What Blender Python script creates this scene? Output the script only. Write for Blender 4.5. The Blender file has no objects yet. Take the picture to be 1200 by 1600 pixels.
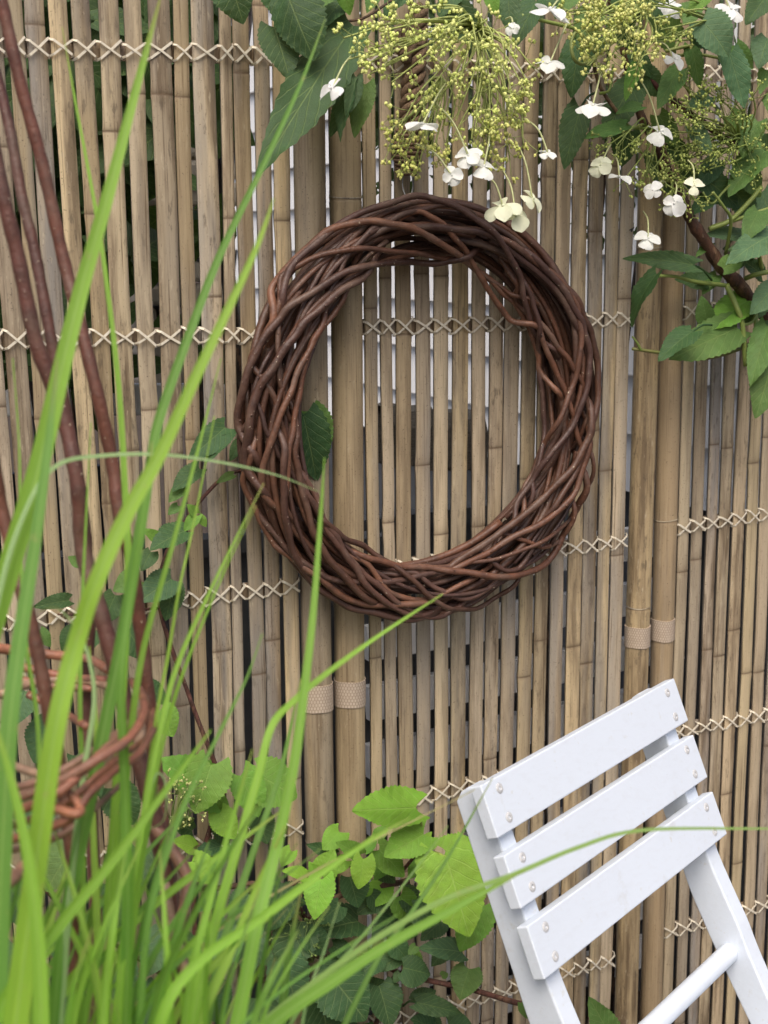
import bpy, bmesh, math, random
from mathutils import Vector, Matrix
random.seed(11)
R_ = math.radians
scene = bpy.context.scene
col = scene.collection

# ------------------------------------------------------------------ camera
PITCH, ROLL, YAW, FPX = R_(11.5075), R_(-0.4965), R_(28.926), 2124.27
CAM = Vector((0, -1.5, 1.4))
cy, sy = math.cos(YAW), math.sin(YAW)
FWD = Vector((sy*math.cos(PITCH), cy*math.cos(PITCH), -math.sin(PITCH)))
_rt = Vector((cy, -sy, 0)); _up = _rt.cross(FWD)
RT = _rt*math.cos(ROLL) + _up*math.sin(ROLL)
UP = -_rt*math.sin(ROLL) + _up*math.cos(ROLL)
cd = bpy.data.cameras.new('camera')
cam = bpy.data.objects.new('camera', cd); col.objects.link(cam)
cam.matrix_world = Matrix(((RT.x, UP.x, -FWD.x, CAM.x), (RT.y, UP.y, -FWD.y, CAM.y), (RT.z, UP.z, -FWD.z, CAM.z), (0, 0, 0, 1)))
cd.sensor_fit = 'VERTICAL'; cd.sensor_height = 36; cd.lens = FPX/1600*36
cd.clip_start = .02; cd.clip_end = 300
cd.dof.use_dof = True; cd.dof.focus_distance = 1.66; cd.dof.aperture_fstop = 9.5
scene.camera = cam

# ------------------------------------------------------------------ world, sun, exposure
SUN_EL, SUN_AZ = R_(57), R_(213)       # azimuth measured clockwise from +Y: the light comes from behind the camera
w = bpy.data.worlds.new('World'); scene.world = w; w.use_nodes = True
nt = w.node_tree; nt.nodes.clear()
sky = nt.nodes.new('ShaderNodeTexSky'); sky.sky_type = 'NISHITA'; sky.sun_disc = False
sky.sun_elevation = SUN_EL; sky.sun_rotation = SUN_AZ; sky.dust_density = 6.0; sky.air_density = .85; sky.ozone_density = .8
bg = nt.nodes.new('ShaderNodeBackground'); bg.inputs['Strength'].default_value = .135
wo = nt.nodes.new('ShaderNodeOutputWorld')
nt.links.new(sky.outputs[0], bg.inputs[0]); nt.links.new(bg.outputs[0], wo.inputs[0])
sd = bpy.data.lights.new('sun', 'SUN'); sd.energy = 1.5; sd.angle = R_(42); sd.color = (1, .965, .9)
so = bpy.data.objects.new('sun', sd); col.objects.link(so)
sdir = Vector((math.sin(SUN_AZ)*math.cos(SUN_EL), math.cos(SUN_AZ)*math.cos(SUN_EL), math.sin(SUN_EL)))
so.location = (0, -3, 5); so.rotation_euler = sdir.to_track_quat('Z', 'Y').to_euler()
vs = scene.view_settings; vs.view_transform = 'Standard'; vs.look = 'None'; vs.gamma = 1; vs.use_curve_mapping = False
vs.exposure = 0.34
scene.render.engine = 'CYCLES'
scene.cycles.use_denoising = True
scene.cycles.max_bounces = 8

# ------------------------------------------------------------------ helpers
def ray(px, py): return FWD*FPX + RT*(px-600) - UP*(py-800)
def P(px, py, d=0.0):                     # the point of the plane d metres in front of the fence
    r = ray(px, py); return CAM + r*((1.5-d)/r.y)
def Q(px, py, t):                         # the point t metres from the camera along its axis
    return CAM + ray(px, py)/FPX*t
def lerp(a, b, t): return a + (b-a)*t
def interp(xs, ys, x):                    # piecewise linear, xs ascending, ends extrapolated
    i = 0
    while i < len(xs)-2 and x > xs[i+1]: i += 1
    t = (x-xs[i])/(xs[i+1]-xs[i]); return ys[i] + (ys[i+1]-ys[i])*t
def catmull(pts, k=6):
    pts = [Vector(p) for p in pts]
    if len(pts) < 3:
        return [pts[0].lerp(pts[-1], i/k) for i in range(k+1)]
    e = [pts[0]*2-pts[1]] + pts + [pts[-1]*2-pts[-2]]
    out = []
    for i in range(1, len(e)-2):
        p0, p1, p2, p3 = e[i-1:i+3]
        for j in range(k):
            t = j/k
            out.append(.5*((2*p1) + (p2-p0)*t + (2*p0-5*p1+4*p2-p3)*t*t + (3*p1-p0-3*p2+p3)*t**3))
    out.append(pts[-1]); return out
def frames(pts):
    n = len(pts); T = []
    for i in range(n):
        t = pts[min(i+1, n-1)] - pts[max(i-1, 0)]
        T.append(t.normalized() if t.length > 1e-9 else Vector((0, 0, 1)))
    a = Vector((0, 0, 1)) if abs(T[0].z) < .9 else Vector((1, 0, 0))
    N = [(a - T[0]*a.dot(T[0])).normalized()]
    for i in range(1, n):
        v = N[-1] - T[i]*N[-1].dot(T[i]); N.append(v.normalized() if v.length > 1e-6 else N[-1])
    return T, N
class MB:                                  # gathers geometry for ONE mesh
    def __init__(s): s.v = []; s.f = []; s.uv = {}
    def tube(s, pts, rad, n=6, cap=True, flat=1.0):
        pts = [Vector(p) for p in pts]
        if not hasattr(rad, '__len__'): rad = [rad]*len(pts)
        T, N = frames(pts); b = len(s.v)
        for p, t, nn, r in zip(pts, T, N, rad):
            B = t.cross(nn)
            for k in range(n):
                a = 2*math.pi*k/n
                s.v.append(p + nn*(math.cos(a)*r) + B*(math.sin(a)*r*flat))
        for i in range(len(pts)-1):
            for k in range(n):
                k2 = (k+1) % n
                s.f.append((b+i*n+k, b+i*n+k2, b+(i+1)*n+k2, b+(i+1)*n+k))
        if cap:
            s.f.append(tuple(b+k for k in range(n))[::-1]); e = b+(len(pts)-1)*n
            s.f.append(tuple(e+k for k in range(n)))
    def box(s, c, ax, ay, az):             # centre and half axes
        b = len(s.v); c = Vector(c)
        for x in (-1, 1):
            for y in (-1, 1):
                for z in (-1, 1): s.v.append(c + ax*x + ay*y + az*z)
        for f in ((0,1,3,2),(4,6,7,5),(0,4,5,1),(2,3,7,6),(0,2,6,4),(1,5,7,3)): s.f.append(tuple(b+i for i in f))
    def ball(s, c, r, nu=6, nv=4, sq=(1,1,1)):
        b = len(s.v); c = Vector(c)
        s.v.append(c + Vector((0,0,r*sq[2])))
        for i in range(1, nv):
            th = math.pi*i/nv
            for k in range(nu):
                a = 2*math.pi*k/nu
                s.v.append(c + Vector((r*sq[0]*math.sin(th)*math.cos(a), r*sq[1]*math.sin(th)*math.sin(a), r*sq[2]*math.cos(th))))
        s.v.append(c - Vector((0,0,r*sq[2]))); e = len(s.v)-1
        for k in range(nu): s.f.append((b, b+1+k, b+1+(k+1) % nu))
        for i in range(nv-2):
            for k in range(nu):
                k2 = (k+1) % nu; o = b+1+i*nu
                s.f.append((o+k, o+nu+k, o+nu+k2, o+k2))
        o = b+1+(nv-2)*nu
        for k in range(nu): s.f.append((o+k, e, o+(k+1) % nu))
    def grid(s, rows):                     # rows of equal length
        b = len(s.v); m = len(rows[0])
        for r in rows: s.v.extend(r)
        for i in range(len(rows)-1):
            for j in range(m-1):
                s.f.append((b+i*m+j, b+i*m+j+1, b+(i+1)*m+j+1, b+(i+1)*m+j))
    def build(s, name, m, parent=None, smooth=True, color=None, origin=None):
        o0 = Vector(origin) if origin is not None else Vector((0, 0, 0))
        me = bpy.data.meshes.new(name)
        me.from_pydata([tuple(v-o0) for v in s.v], [], s.f)
        if smooth: me.polygons.foreach_set('use_smooth', [True]*len(me.polygons))
        if m: me.materials.append(m)
        if s.uv:
            uvl = me.uv_layers.new(name='UVMap')
            for lp in me.loops: uvl.data[lp.index].uv = s.uv.get(lp.vertex_index, (0, 0))
        me.update()
        o = bpy.data.objects.new(name, me); col.objects.link(o); o.location = o0
        if parent:
            o.parent = parent
            o.matrix_parent_inverse = WM[parent].inverted()
        WM[o] = Matrix.Translation(o0)
        if color: o.color = (*color, 1)
        return o
WM = {}
def bevel(o, wd, seg=2):
    bm = bmesh.new(); bm.from_mesh(o.data)
    bmesh.ops.recalc_face_normals(bm, faces=bm.faces[:])
    es = [e for e in bm.edges if len(e.link_faces) == 2 and e.calc_face_angle(0) > .5]
    bmesh.ops.bevel(bm, geom=es, offset=wd, segments=seg, affect='EDGES', profile=.5, clamp_overlap=True)
    bm.to_mesh(o.data); bm.free()
    o.data.polygons.foreach_set('use_smooth', [False]*len(o.data.polygons)); o.data.update()
def empty(name, loc, label, cat, group=None):
    o = bpy.data.objects.new(name, None); col.objects.link(o); o.location = loc; o.empty_display_size = .05
    WM[o] = Matrix.Translation(Vector(loc))
    tag(o, label, cat, group); return o
def tag(o, label, cat, group=None, kind=None):
    if label: o['label'] = label
    if cat: o['category'] = cat
    if group: o['group'] = group
    if kind: o['kind'] = kind
    return o

# ------------------------------------------------------------------ materials
class NT:
    def __init__(s, name):
        s.m = bpy.data.materials.new(name); s.m.use_nodes = True; s.t = s.m.node_tree; s.n = s.t.nodes
        s.b = s.n['Principled BSDF']; s.out = s.n['Material Output']
    def new(s, t, **k):
        x = s.n.new(t)
        for a, v in k.items(): setattr(x, a, v)
        return x
    def link(s, a, b): s.t.links.new(a, b)
    def val(s, x, sock):
        if hasattr(x, 'is_linked') or isinstance(x, bpy.types.NodeSocket): s.link(x, sock)
        else: sock.default_value = x
    def math(s, op, a, b=0.0, c=0.0):
        x = s.new('ShaderNodeMath', operation=op)
        for v, k in ((a, 0), (b, 1), (c, 2)): s.val(v, x.inputs[k])
        return x.outputs[0]
    def mix(s, f, a, b, mode='MIX'):
        x = s.new('ShaderNodeMix', data_type='RGBA', blend_type=mode)
        s.val(f, x.inputs[0]); s.val(a if not isinstance(a, tuple) else (*a, 1), x.inputs[6]); s.val(b if not isinstance(b, tuple) else (*b, 1), x.inputs[7])
        return x.outputs[2]
    def noise(s, vec, scale, detail=3, rough=.55):
        x = s.new('ShaderNodeTexNoise'); x.inputs['Scale'].default_value = scale; x.inputs['Detail'].default_value = detail
        x.inputs['Roughness'].default_value = rough
        s.link(vec, x.inputs['Vector']); return x.outputs[0]
    def ramp(s, f, *st):
        x = s.new('ShaderNodeValToRGB'); e = x.color_ramp.elements
        while len(e) < len(st): e.new(.5)
        for i, (p, c) in enumerate(st):
            e[i].position = p; e[i].color = (c, c, c, 1) if not isinstance(c, tuple) else (*c, 1)
        s.link(f, x.inputs[0]); return x.outputs[0]
    def coord(s, scale=(1, 1, 1), kind='Object'):
        tc = s.new('ShaderNodeTexCoord'); oi = s.new('ShaderNodeObjectInfo')
        off = s.math('MULTIPLY', oi.outputs['Random'], 37.0)
        va = s.new('ShaderNodeVectorMath', operation='MULTIPLY'); s.link(tc.outputs[kind], va.inputs[0]); va.inputs[1].default_value = scale
        vb = s.new('ShaderNodeVectorMath', operation='ADD'); s.link(va.outputs[0], vb.inputs[0]); s.link(off, vb.inputs[1])
        return vb.outputs[0], oi
    def bump(s, h, strength=.3, dist=.001):
        x = s.new('ShaderNodeBump'); x.inputs['Strength'].default_value = strength; x.inputs['Distance'].default_value = dist
        s.link(h, x.inputs['Height']); s.link(x.outputs[0], s.b.inputs['Normal']); return x.outputs[0]
    def set(s, **k):
        for a, v in k.items(): s.val(v, s.b.inputs[a.replace('_', ' ')])

def mat_bamboo(name, streak_amt=1.0, rough=.55):
    m = NT(name)
    v1, oi = m.coord((420, 420, 7)); v2, _ = m.coord((60, 60, 5)); v3, _ = m.coord((1, 1, 1))
    st = m.noise(v1, 1.0, 4, .65); cl = m.noise(v2, 1.0, 4, .6); sp = m.noise(v3, 420, 2, .5); bl = m.noise(v2, .35, 3, .6)
    c = m.mix(m.ramp(st, (.4, 0.0), (.75, .45*streak_amt)), oi.outputs['Color'], (.5, .4, .26))
    wr_ = m.math('FRACT', m.math('MULTIPLY', oi.outputs['Random'], 7.31)); wa = m.math('ADD', .35, m.math('MULTIPLY', wr_, .65))
    c = m.mix(m.math('MULTIPLY', m.ramp(cl, (.44, .0), (.62, .9)), wa), c, (.15, .105, .062), 'MIX')
    c = m.mix(m.math('MULTIPLY', m.ramp(bl, (.46, .0), (.6, .85)), m.math('FRACT', m.math('MULTIPLY', oi.outputs['Random'], 3.77))), c, (.27, .25, .225))
    v4, _ = m.coord((150, 150, 40)); mo = m.noise(v4, 1.0, 5, .7); c = m.mix(m.math('MULTIPLY', m.ramp(mo, (.56, .0), (.66, .6)), wr_), c, (.085, .065, .045)); c = m.mix(m.math('MULTIPLY', m.ramp(mo, (.3, .6), (.4, .0)), wa), c, (.56, .47, .33))
    c = m.mix(m.ramp(st, (.3, .75*streak_amt), (.44, 0.0)), c, (.11, .068, .036))
    c = m.mix(m.ramp(sp, (.66, .0), (.72, .6)), c, (.07, .048, .03))
    at = m.new('ShaderNodeAttribute', attribute_name='node')
    c = m.mix(at.outputs['Fac'], c, (.13, .085, .05))
    m.set(Base_Color=c, Roughness=rough); m.b.inputs['Specular IOR Level'].default_value = .35
    m.bump(m.math('ADD', st, m.math('MULTIPLY', cl, .8)), .5, .0016)
    return m.m
M_SLAT = mat_bamboo('bamboo slat'); M_POLE = mat_bamboo('bamboo pole', .8, .45)

def mat_simple(name, colr, rough=.6, nscale=60, namt=.35, dark=None, bumpd=.001, spec=.4, bstr=.25, objcol=False, stretch=(1, 1, 1)):
    m = NT(name); v, oi = m.coord(stretch); n = m.noise(v, nscale, 5, .6)
    base = oi.outputs['Color'] if objcol else (*colr, 1)
    dk = dark or tuple(x*.55 for x in colr)
    c = m.mix(m.math('MULTIPLY', m.ramp(n, (.35, 0.0), (.7, 1.0)), namt), base if objcol else colr, dk)
    m.set(Base_Color=c, Roughness=rough); m.b.inputs['Specular IOR Level'].default_value = spec
    m.bump(n, bstr, bumpd); return m.m

def mat_willow():
    m = NT('willow rod'); v, oi = m.coord((1, 1, 1)); n = m.noise(v, 60, 6, .65); n2 = m.noise(v, 300, 2, .5); n3 = m.noise(v, 16, 4, .6); n4 = m.noise(v, 420, 4, .7)
    c = m.mix(m.ramp(n, (.42, 0.0), (.66, .6)), oi.outputs['Color'], (.036, .018, .013))
    c = m.mix(m.ramp(n3, (.52, 0.0), (.68, .55)), c, (.19, .125, .09))
    c = m.mix(m.ramp(n4, (.58, 0.0), (.7, .35)), c, (.24, .14, .09))
    c = m.mix(m.ramp(n2, (.72, 0.0), (.75, .85)), c, (.6, .5, .36))
    m.set(Base_Color=c, Roughness=m.math('ADD', .3, m.math('MULTIPLY', n, .3))); m.b.inputs['Specular IOR Level'].default_value = .5
    m.bump(m.math('ADD', m.math('ADD', n, m.math('MULTIPLY', n2, .5)), m.math('MULTIPLY', n4, .35)), .6, .0018); return m.m
M_WILLOW = mat_willow()

def mat_leaf(name, trans=.3, rough=.42):
    m = NT(name); oi = m.new('ShaderNodeObjectInfo')
    uv = m.new('ShaderNodeUVMap'); sx = m.new('ShaderNodeSeparateXYZ'); m.link(uv.outputs[0], sx.inputs[0])
    u = m.math('SUBTRACT', sx.outputs[0], .5); au = m.math('ABSOLUTE', u); v = sx.outputs[1]
    mid = m.ramp(au, (.0, 1.0), (.022, .0))
    tc = m.new('ShaderNodeTexCoord'); wn = m.noise(tc.outputs['Object'], 30, 2, .5)
    ph = m.math('ADD', m.math('SUBTRACT', v, m.math('MULTIPLY', au, .75)), m.math('MULTIPLY', wn, .12)); fr = m.math('FRACT', m.math('MULTIPLY', ph, 7.0))
    tri = m.math('ABSOLUTE', m.math('SUBTRACT', fr, .5))
    side = m.ramp(tri, (.0, 1.0), (.085, .0))
    vor = m.new('ShaderNodeTexVoronoi', feature='DISTANCE_TO_EDGE'); vor.inputs['Scale'].default_value = 380; m.link(tc.outputs['Object'], vor.inputs['Vector'])
    fine = m.ramp(vor.outputs[0], (.0, 1.0), (.12, .0))
    vein = m.math('MAXIMUM', m.math('MULTIPLY', mid, 1.0), m.math('MULTIPLY', side, .75))
    no = m.noise(tc.outputs['Object'], 55, 4, .6)
    base = oi.outputs['Color']
    bright = m.mix(.42, base, (.46, .58, .2))
    c = m.mix(m.math('MULTIPLY', vein, .6), base, bright)
    c = m.mix(m.math('MULTIPLY', fine, .14), c, bright)
    bn_ = m.noise(tc.outputs['Object'], 22, 4, .65); c = m.mix(m.ramp(bn_, (.5, .0), (.7, .5)), c, m.mix(.6, base, (.035, .09, .02)))
    hs = m.new('ShaderNodeHueSaturation'); m.link(c, hs.inputs['Color'])
    m.link(m.math('ADD', .68, m.math('MULTIPLY', no, .68)), hs.inputs['Value']); m.link(m.math('ADD', .485, m.math('MULTIPLY', no, .025)), hs.inputs['Hue'])
    geo = m.new('ShaderNodeNewGeometry')
    c2 = m.mix(m.math('MULTIPLY', geo.outputs['Backfacing'], .45), hs.outputs[0], (.2, .27, .14))
    m.set(Base_Color=c2, Roughness=rough); m.b.inputs['Specular IOR Level'].default_value = .3
    h = m.math('SUBTRACT', m.math('MULTIPLY', no, .35), m.math('ADD', vein, m.math('MULTIPLY', fine, .25)))
    bn = m.bump(h, .5, .0012)
    tr = m.new('ShaderNodeBsdfTranslucent'); tcol = m.mix(.5, hs.outputs[0], (.35, .5, .06)); m.link(tcol, tr.inputs[0]); m.link(bn, tr.inputs['Normal'])
    ms = m.new('ShaderNodeMixShader'); ms.inputs[0].default_value = trans
    m.link(m.b.outputs[0], ms.inputs[1]); m.link(tr.outputs[0], ms.inputs[2]); m.link(ms.outputs[0], m.out.inputs[0])
    return m.m
M_LEAF = mat_leaf('hydrangea leaf', .2, .55)

def mat_grass():
    m = NT('grass blade'); oi = m.new('ShaderNodeObjectInfo')
    uv = m.new('ShaderNodeUVMap'); sx = m.new('ShaderNodeSeparateXYZ'); m.link(uv.outputs[0], sx.inputs[0])
    st = m.new('ShaderNodeTexNoise'); st.inputs['Scale'].default_value = 1.0
    vm = m.new('ShaderNodeVectorMath', operation='MULTIPLY'); vm.inputs[1].default_value = (26, 2.5, 1); m.link(uv.outputs[0], vm.inputs[0]); m.link(vm.outputs[0], st.inputs['Vector'])
    mid = m.ramp(m.math('ABSOLUTE', m.math('SUBTRACT', sx.outputs[0], .5)), (.0, .6), (.07, .0))
    c = m.mix(m.ramp(st.outputs[0], (.35, 0.0), (.7, .4)), oi.outputs['Color'], (.12, .3, .035))
    c = m.mix(mid, c, (.38, .55, .16))
    tcg = m.new('ShaderNodeTexCoord'); fl = m.noise(tcg.outputs['Object'], 90, 4, .65); c = m.mix(m.ramp(fl, (.64, 0.0), (.72, .5)), c, (.42, .38, .14))
    tip = m.ramp(sx.outputs[1], (.0, .75), (.09, .0)); c = m.mix(m.math('MULTIPLY', tip, m.math('FRACT', m.math('MULTIPLY', oi.outputs['Random'], 5.3))), c, (.4, .3, .12))
    rb = m.new('ShaderNodeTexNoise'); rb.inputs['Scale'].default_value = 1.0; vr = m.new('ShaderNodeVectorMath', operation='MULTIPLY'); vr.inputs[1].default_value = (90, .4, 1); m.link(uv.outputs[0], vr.inputs[0]); m.link(vr.outputs[0], rb.inputs['Vector']); m.bump(rb.outputs[0], .4, .0008)
    m.set(Base_Color=c, Roughness=.42); m.b.inputs['Specular IOR Level'].default_value = .4
    tr = m.new('ShaderNodeBsdfTranslucent'); m.link(m.mix(.35, c, (.4, .75, .02)), tr.inputs[0])
    ms = m.new('ShaderNodeMixShader'); ms.inputs[0].default_value = .42
    m.link(m.b.outputs[0], ms.inputs[1]); m.link(tr.outputs[0], ms.inputs[2]); m.link(ms.outputs[0], m.out.inputs[0]); return m.m
M_GRASS = mat_grass()

def mat_petal():
    m = NT('white petal'); v, oi = m.coord(); n = m.noise(v, 260, 4, .6)
    c = m.mix(m.ramp(n, (.3, 0.0), (.8, .35)), oi.outputs['Color'], (.62, .66, .46))
    m.set(Base_Color=c, Roughness=.6); m.bump(n, .3, .0008)
    tr = m.new('ShaderNodeBsdfTranslucent'); m.link(c, tr.inputs[0])
    ms = m.new('ShaderNodeMixShader'); ms.inputs[0].default_value = .3
    m.link(m.b.outputs[0], ms.inputs[1]); m.link(tr.outputs[0], ms.inputs[2]); m.link(ms.outputs[0], m.out.inputs[0]); return m.m
M_PETAL = mat_petal()
M_STALK = mat_simple('green stalk', (.26, .33, .08), .5, 120, .4, objcol=True, dark=(.14, .2, .04))
M_BUD = mat_simple('flower bud', (.5, .5, .13), .5, 300, .2, objcol=True, dark=(.42, .46, .12))
def mat_wood():
    m = NT('woody stem'); v, oi = m.coord((1, 1, .45)); n = m.noise(v, 130, 6, .7); n2 = m.noise(v, 45, 4, .6); n3 = m.noise(v, 260, 3, .6)
    c = m.mix(m.ramp(n, (.4, 0.0), (.62, .85)), oi.outputs['Color'], (.028, .015, .011))
    c = m.mix(m.ramp(n2, (.54, 0.0), (.62, .6)), c, (.26, .15, .085))
    c = m.mix(m.ramp(n3, (.66, 0.0), (.7, .5)), c, (.34, .24, .15))
    m.set(Base_Color=c, Roughness=.6); m.b.inputs['Specular IOR Level'].default_value = .4
    m.bump(m.math('ADD', n, m.math('MULTIPLY', n2, 1.2)), .9, .004); return m.m
M_WOOD = mat_wood()
M_CORD = mat_simple('pale cord', (.78, .72, .58), .7, 240, .5, dark=(.5, .42, .3), bumpd=.0006)
M_TWINE = mat_simple('jute twine', (.2, .13, .075), .9, 500, .8, dark=(.07, .045, .028), bumpd=.002, bstr=.8)
M_WIRE = mat_simple('wire', (.25, .25, .25), .35, 100, .2)
def mat_strap():
    m = NT('woven strap'); tc = m.new('ShaderNodeTexCoord')
    uv = m.new('ShaderNodeUVMap'); vm = m.new('ShaderNodeVectorMath', operation='MULTIPLY'); vm.inputs[1].default_value = (1, 1, 1); m.link(uv.outputs[0], vm.inputs[0])
    br = m.new('ShaderNodeTexBrick'); br.inputs['Scale'].default_value = 1; br.inputs['Brick Width'].default_value = .06; br.inputs['Row Height'].default_value = .12
    br.inputs['Mortar Size'].default_value = .01; br.inputs['Color1'].default_value = (.5, .4, .3, 1); br.inputs['Color2'].default_value = (.56, .46, .35, 1); br.inputs['Mortar'].default_value = (.34, .26, .19, 1)
    m.link(vm.outputs[0], br.inputs['Vector']); n = m.noise(tc.outputs['Object'], 180, 3)
    m.set(Base_Color=m.mix(m.math('MULTIPLY', n, .3), br.outputs[0], (.3, .24, .18)), Roughness=.8); m.bump(br.outputs['Fac'], -.6, .001); return m.m
M_STRAP = mat_strap()
def mat_paint(name, c0, rough=.42):
    m = NT(name); v, oi = m.coord(); n = m.noise(v, 9, 5, .6); n2 = m.noise(v, 90, 4, .6); n3 = m.noise(v, 130, 2, .5)
    vg, _ = m.coord((6, 160, 160)); g = m.noise(vg, 1, 4, .6)
    c = m.mix(m.ramp(n, (.45, 0.0), (.8, .35)), c0, tuple(x*.9 for x in c0))
    n5 = m.noise(v, 26, 5, .7); c = m.mix(m.ramp(n5, (.6, 0.0), (.72, .28)), c, (.5, .49, .45)); c = m.mix(m.ramp(n2, (.64, 0.0), (.74, .4)), c, (.55, .53, .46)); c = m.mix(m.ramp(g, (.5, 0.0), (.75, .12)), c, (.5, .5, .5))
    c = m.mix(m.ramp(n3, (.77, 0.0), (.8, .6)), c, (.3, .28, .24))
    m.set(Base_Color=c, Roughness=m.math('ADD', rough-.08, m.math('MULTIPLY', n, .2))); m.bump(m.math('ADD', g, n2), .22, .001); return m.m
M_WHITE = mat_paint('white painted wood', (.69, .745, .82)); M_CLAD = mat_paint('white cladding paint', (.86, .86, .85), .5)
M_SCREW = mat_simple('screw metal', (.6, .6, .6), .45, 200, .5)
M_SOIL = mat_simple('soil', (.07, .05, .035), .95, 40, .8, dark=(.03, .02, .014), bumpd=.02, bstr=1)
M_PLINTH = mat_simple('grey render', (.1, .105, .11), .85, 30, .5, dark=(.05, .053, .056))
M_DARKBOARD = mat_simple('dark stained board', (.03, .032, .038), .6, 40, .5, stretch=(1, 8, 8))
M_OLDWOOD = mat_simple('weathered wood', (.22, .2, .17), .85, 50, .9, dark=(.06, .055, .045), stretch=(2, 20, 20), bumpd=.004, bstr=.7)
M_STONE = mat_simple('cream stone', (.5, .44, .35), .85, 25, .6, objcol=True, dark=(.25, .2, .15), bumpd=.006, bstr=.5)
M_FLY = mat_simple('fly body', (.015, .014, .014), .3, 200, .3)

# ================================================================== SETTING
mb = MB(); N = 40
mb.grid([[Vector((-60+120*j/N, -60+120*i/N, 0)) for j in range(N+1)] for i in range(N+1)])
g = mb.build('ground', M_SOIL); tag(g, 'bare brown garden soil', None, kind='structure')

# ---- house wall clad in white boards, square to the fence, seen through its gaps
XW = 1.62
ho = empty('clapboard_wall', (XW, 1.2, 0), 'white clapboard house wall glimpsed through the gaps in the bamboo', 'wall')
z = .93; k = 0
while z < 2.3:
    mb = MB(); ylo, yhi = .06, 2.3
    # a lapped board: thicker at its lower edge
    a = [Vector((XW-.024, ylo, z)), Vector((XW-.006, ylo, z+.125)), Vector((XW+.004, ylo, z+.125)), Vector((XW+.004, ylo, z))]
    b = [v + Vector((0, yhi-ylo, 0)) for v in a]
    mb.v = a+b; mb.f = [(0,1,2,3), (7,6,5,4), (0,4,5,1), (1,5,6,2), (2,6,7,3), (3,7,4,0)]
    mb.build('board', M_CLAD, ho, smooth=False, origin=(XW, ylo, z)); z += .108; k += 1
mb = MB(); mb.box((XW+.07, 1.2, .48), Vector((.06, 0, 0)), Vector((0, 1.15, 0)), Vector((0, 0, .48)))
mb.build('plinth', M_PLINTH, ho, smooth=False)
mb = MB(); mb.box((XW+.07, 1.2, 1.65), Vector((.06, 0, 0)), Vector((0, 1.15, 0)), Vector((0, 0, .69)))
mb.build('wall_core', M_PLINTH, ho, smooth=False)

# ---- low grey board fence behind the middle and right panels
bf = empty('board_fence', (1.2, .3, 0), 'low grey board fence with open gaps seen between the slats on the right', 'fence')
zz = .06
while zz < .9:
    mb = MB(); mb.box((1.28, .3+random.uniform(-.004, .004), zz+.03), Vector((.32, 0, 0)), Vector((0, .008, 0)), Vector((0, .004, .027)))
    mb.build('board', M_CLAD, bf, smooth=False, color=(.5, .5, .52)); zz += .098
for x in (.98, 1.56):
    mb = MB(); mb.box((x, .335, .47), Vector((.03, 0, 0)), Vector((0, .024, 0)), Vector((0, 0, .47)))
    mb.build('post', M_PLINTH, bf, smooth=False)
# ---- dark panel and old sleeper in front of it
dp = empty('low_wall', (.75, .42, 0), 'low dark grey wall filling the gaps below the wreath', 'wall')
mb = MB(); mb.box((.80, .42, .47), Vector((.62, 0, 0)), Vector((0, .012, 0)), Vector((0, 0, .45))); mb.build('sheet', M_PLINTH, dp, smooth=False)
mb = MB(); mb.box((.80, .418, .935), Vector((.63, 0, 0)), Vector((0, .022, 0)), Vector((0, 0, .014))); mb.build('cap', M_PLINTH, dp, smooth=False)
mb = MB()
c0 = P(600, 680, -.35); c1 = P(745, 690, -.35)
rows = []
for i in range(13):
    c = c0.lerp(c1, i/12); hw = .045 + .006*math.sin(i*1.7); j = .006*math.sin(i*2.9)
    rows.append([c + Vector((0, -.03, -hw)), c + Vector((0, -.034, hw*.4+j)), c + Vector((0, -.02, hw+j)), c + Vector((0, .03, hw)), c + Vector((0, .03, -hw)), c + Vector((0, -.03, -hw))])
mb.grid(rows); o = mb.build('old_beam', M_OLDWOOD, smooth=False); tag(o, 'weathered grey timber beam behind the fence, seen inside the wreath', 'beam')

# ---- stones, rail, dark fence and shrub behind the left panel
sw = empty('stone_wall', P(290, 420, -.75), 'cream stone wall glimpsed behind the left bamboo panel', 'wall')
ys = 215
while ys < 600:
    x = 225 - random.uniform(0, 30); hh = random.uniform(34, 46)
    while x < 345:
        ww = random.uniform(38, 62)
        a = P(x, ys, -.75); b = P(x+ww, ys+hh, -.75); c = (a+b)/2
        mb = MB(); mb.box(c + Vector((0, random.uniform(0, .02), 0)), Vector(((b.x-a.x)*.47, 0, 0)), Vector((0, .05, 0)), Vector((0, 0, (a.z-b.z)*.45)))
        t = random.uniform(.8, 1.2); o = mb.build('stone', M_STONE, sw, smooth=False, color=(.5*t, .44*t, .35*t), origin=c); bevel(o, .008, 2)
        x += ww
    ys += hh
mb = MB(); a = P(-140, 626, -.5); b = P(475, 622, -.5)
mb.box((a+b)/2, (b-a)/2, Vector((0, .012, 0)), Vector((0, 0, .024)))
o = mb.build('white_rail', M_CLAD, smooth=False, origin=(a+b)/2); bevel(o, .003); tag(o, 'white horizontal rail crossing behind the left bamboo panel', 'rail')
df = empty('dark_fence', (-.2, .62, 0), 'dark stained board fence behind the lower left of the bamboo', 'fence')
x = -.9
while x < .62:
    mb = MB(); mb.box((x+.05, .62, .52), Vector((.047, 0, 0)), Vector((0, .01, 0)), Vector((0, 0, .52)))
    mb.build('board', M_DARKBOARD, df, smooth=False); x += .1
mb = MB(); mb.box((-.14, .645, .8), Vector((.76, 0, 0)), Vector((0, .014, 0)), Vector((0, 0, .03))); mb.build('rail', M_DARKBOARD, df, smooth=False)

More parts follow.
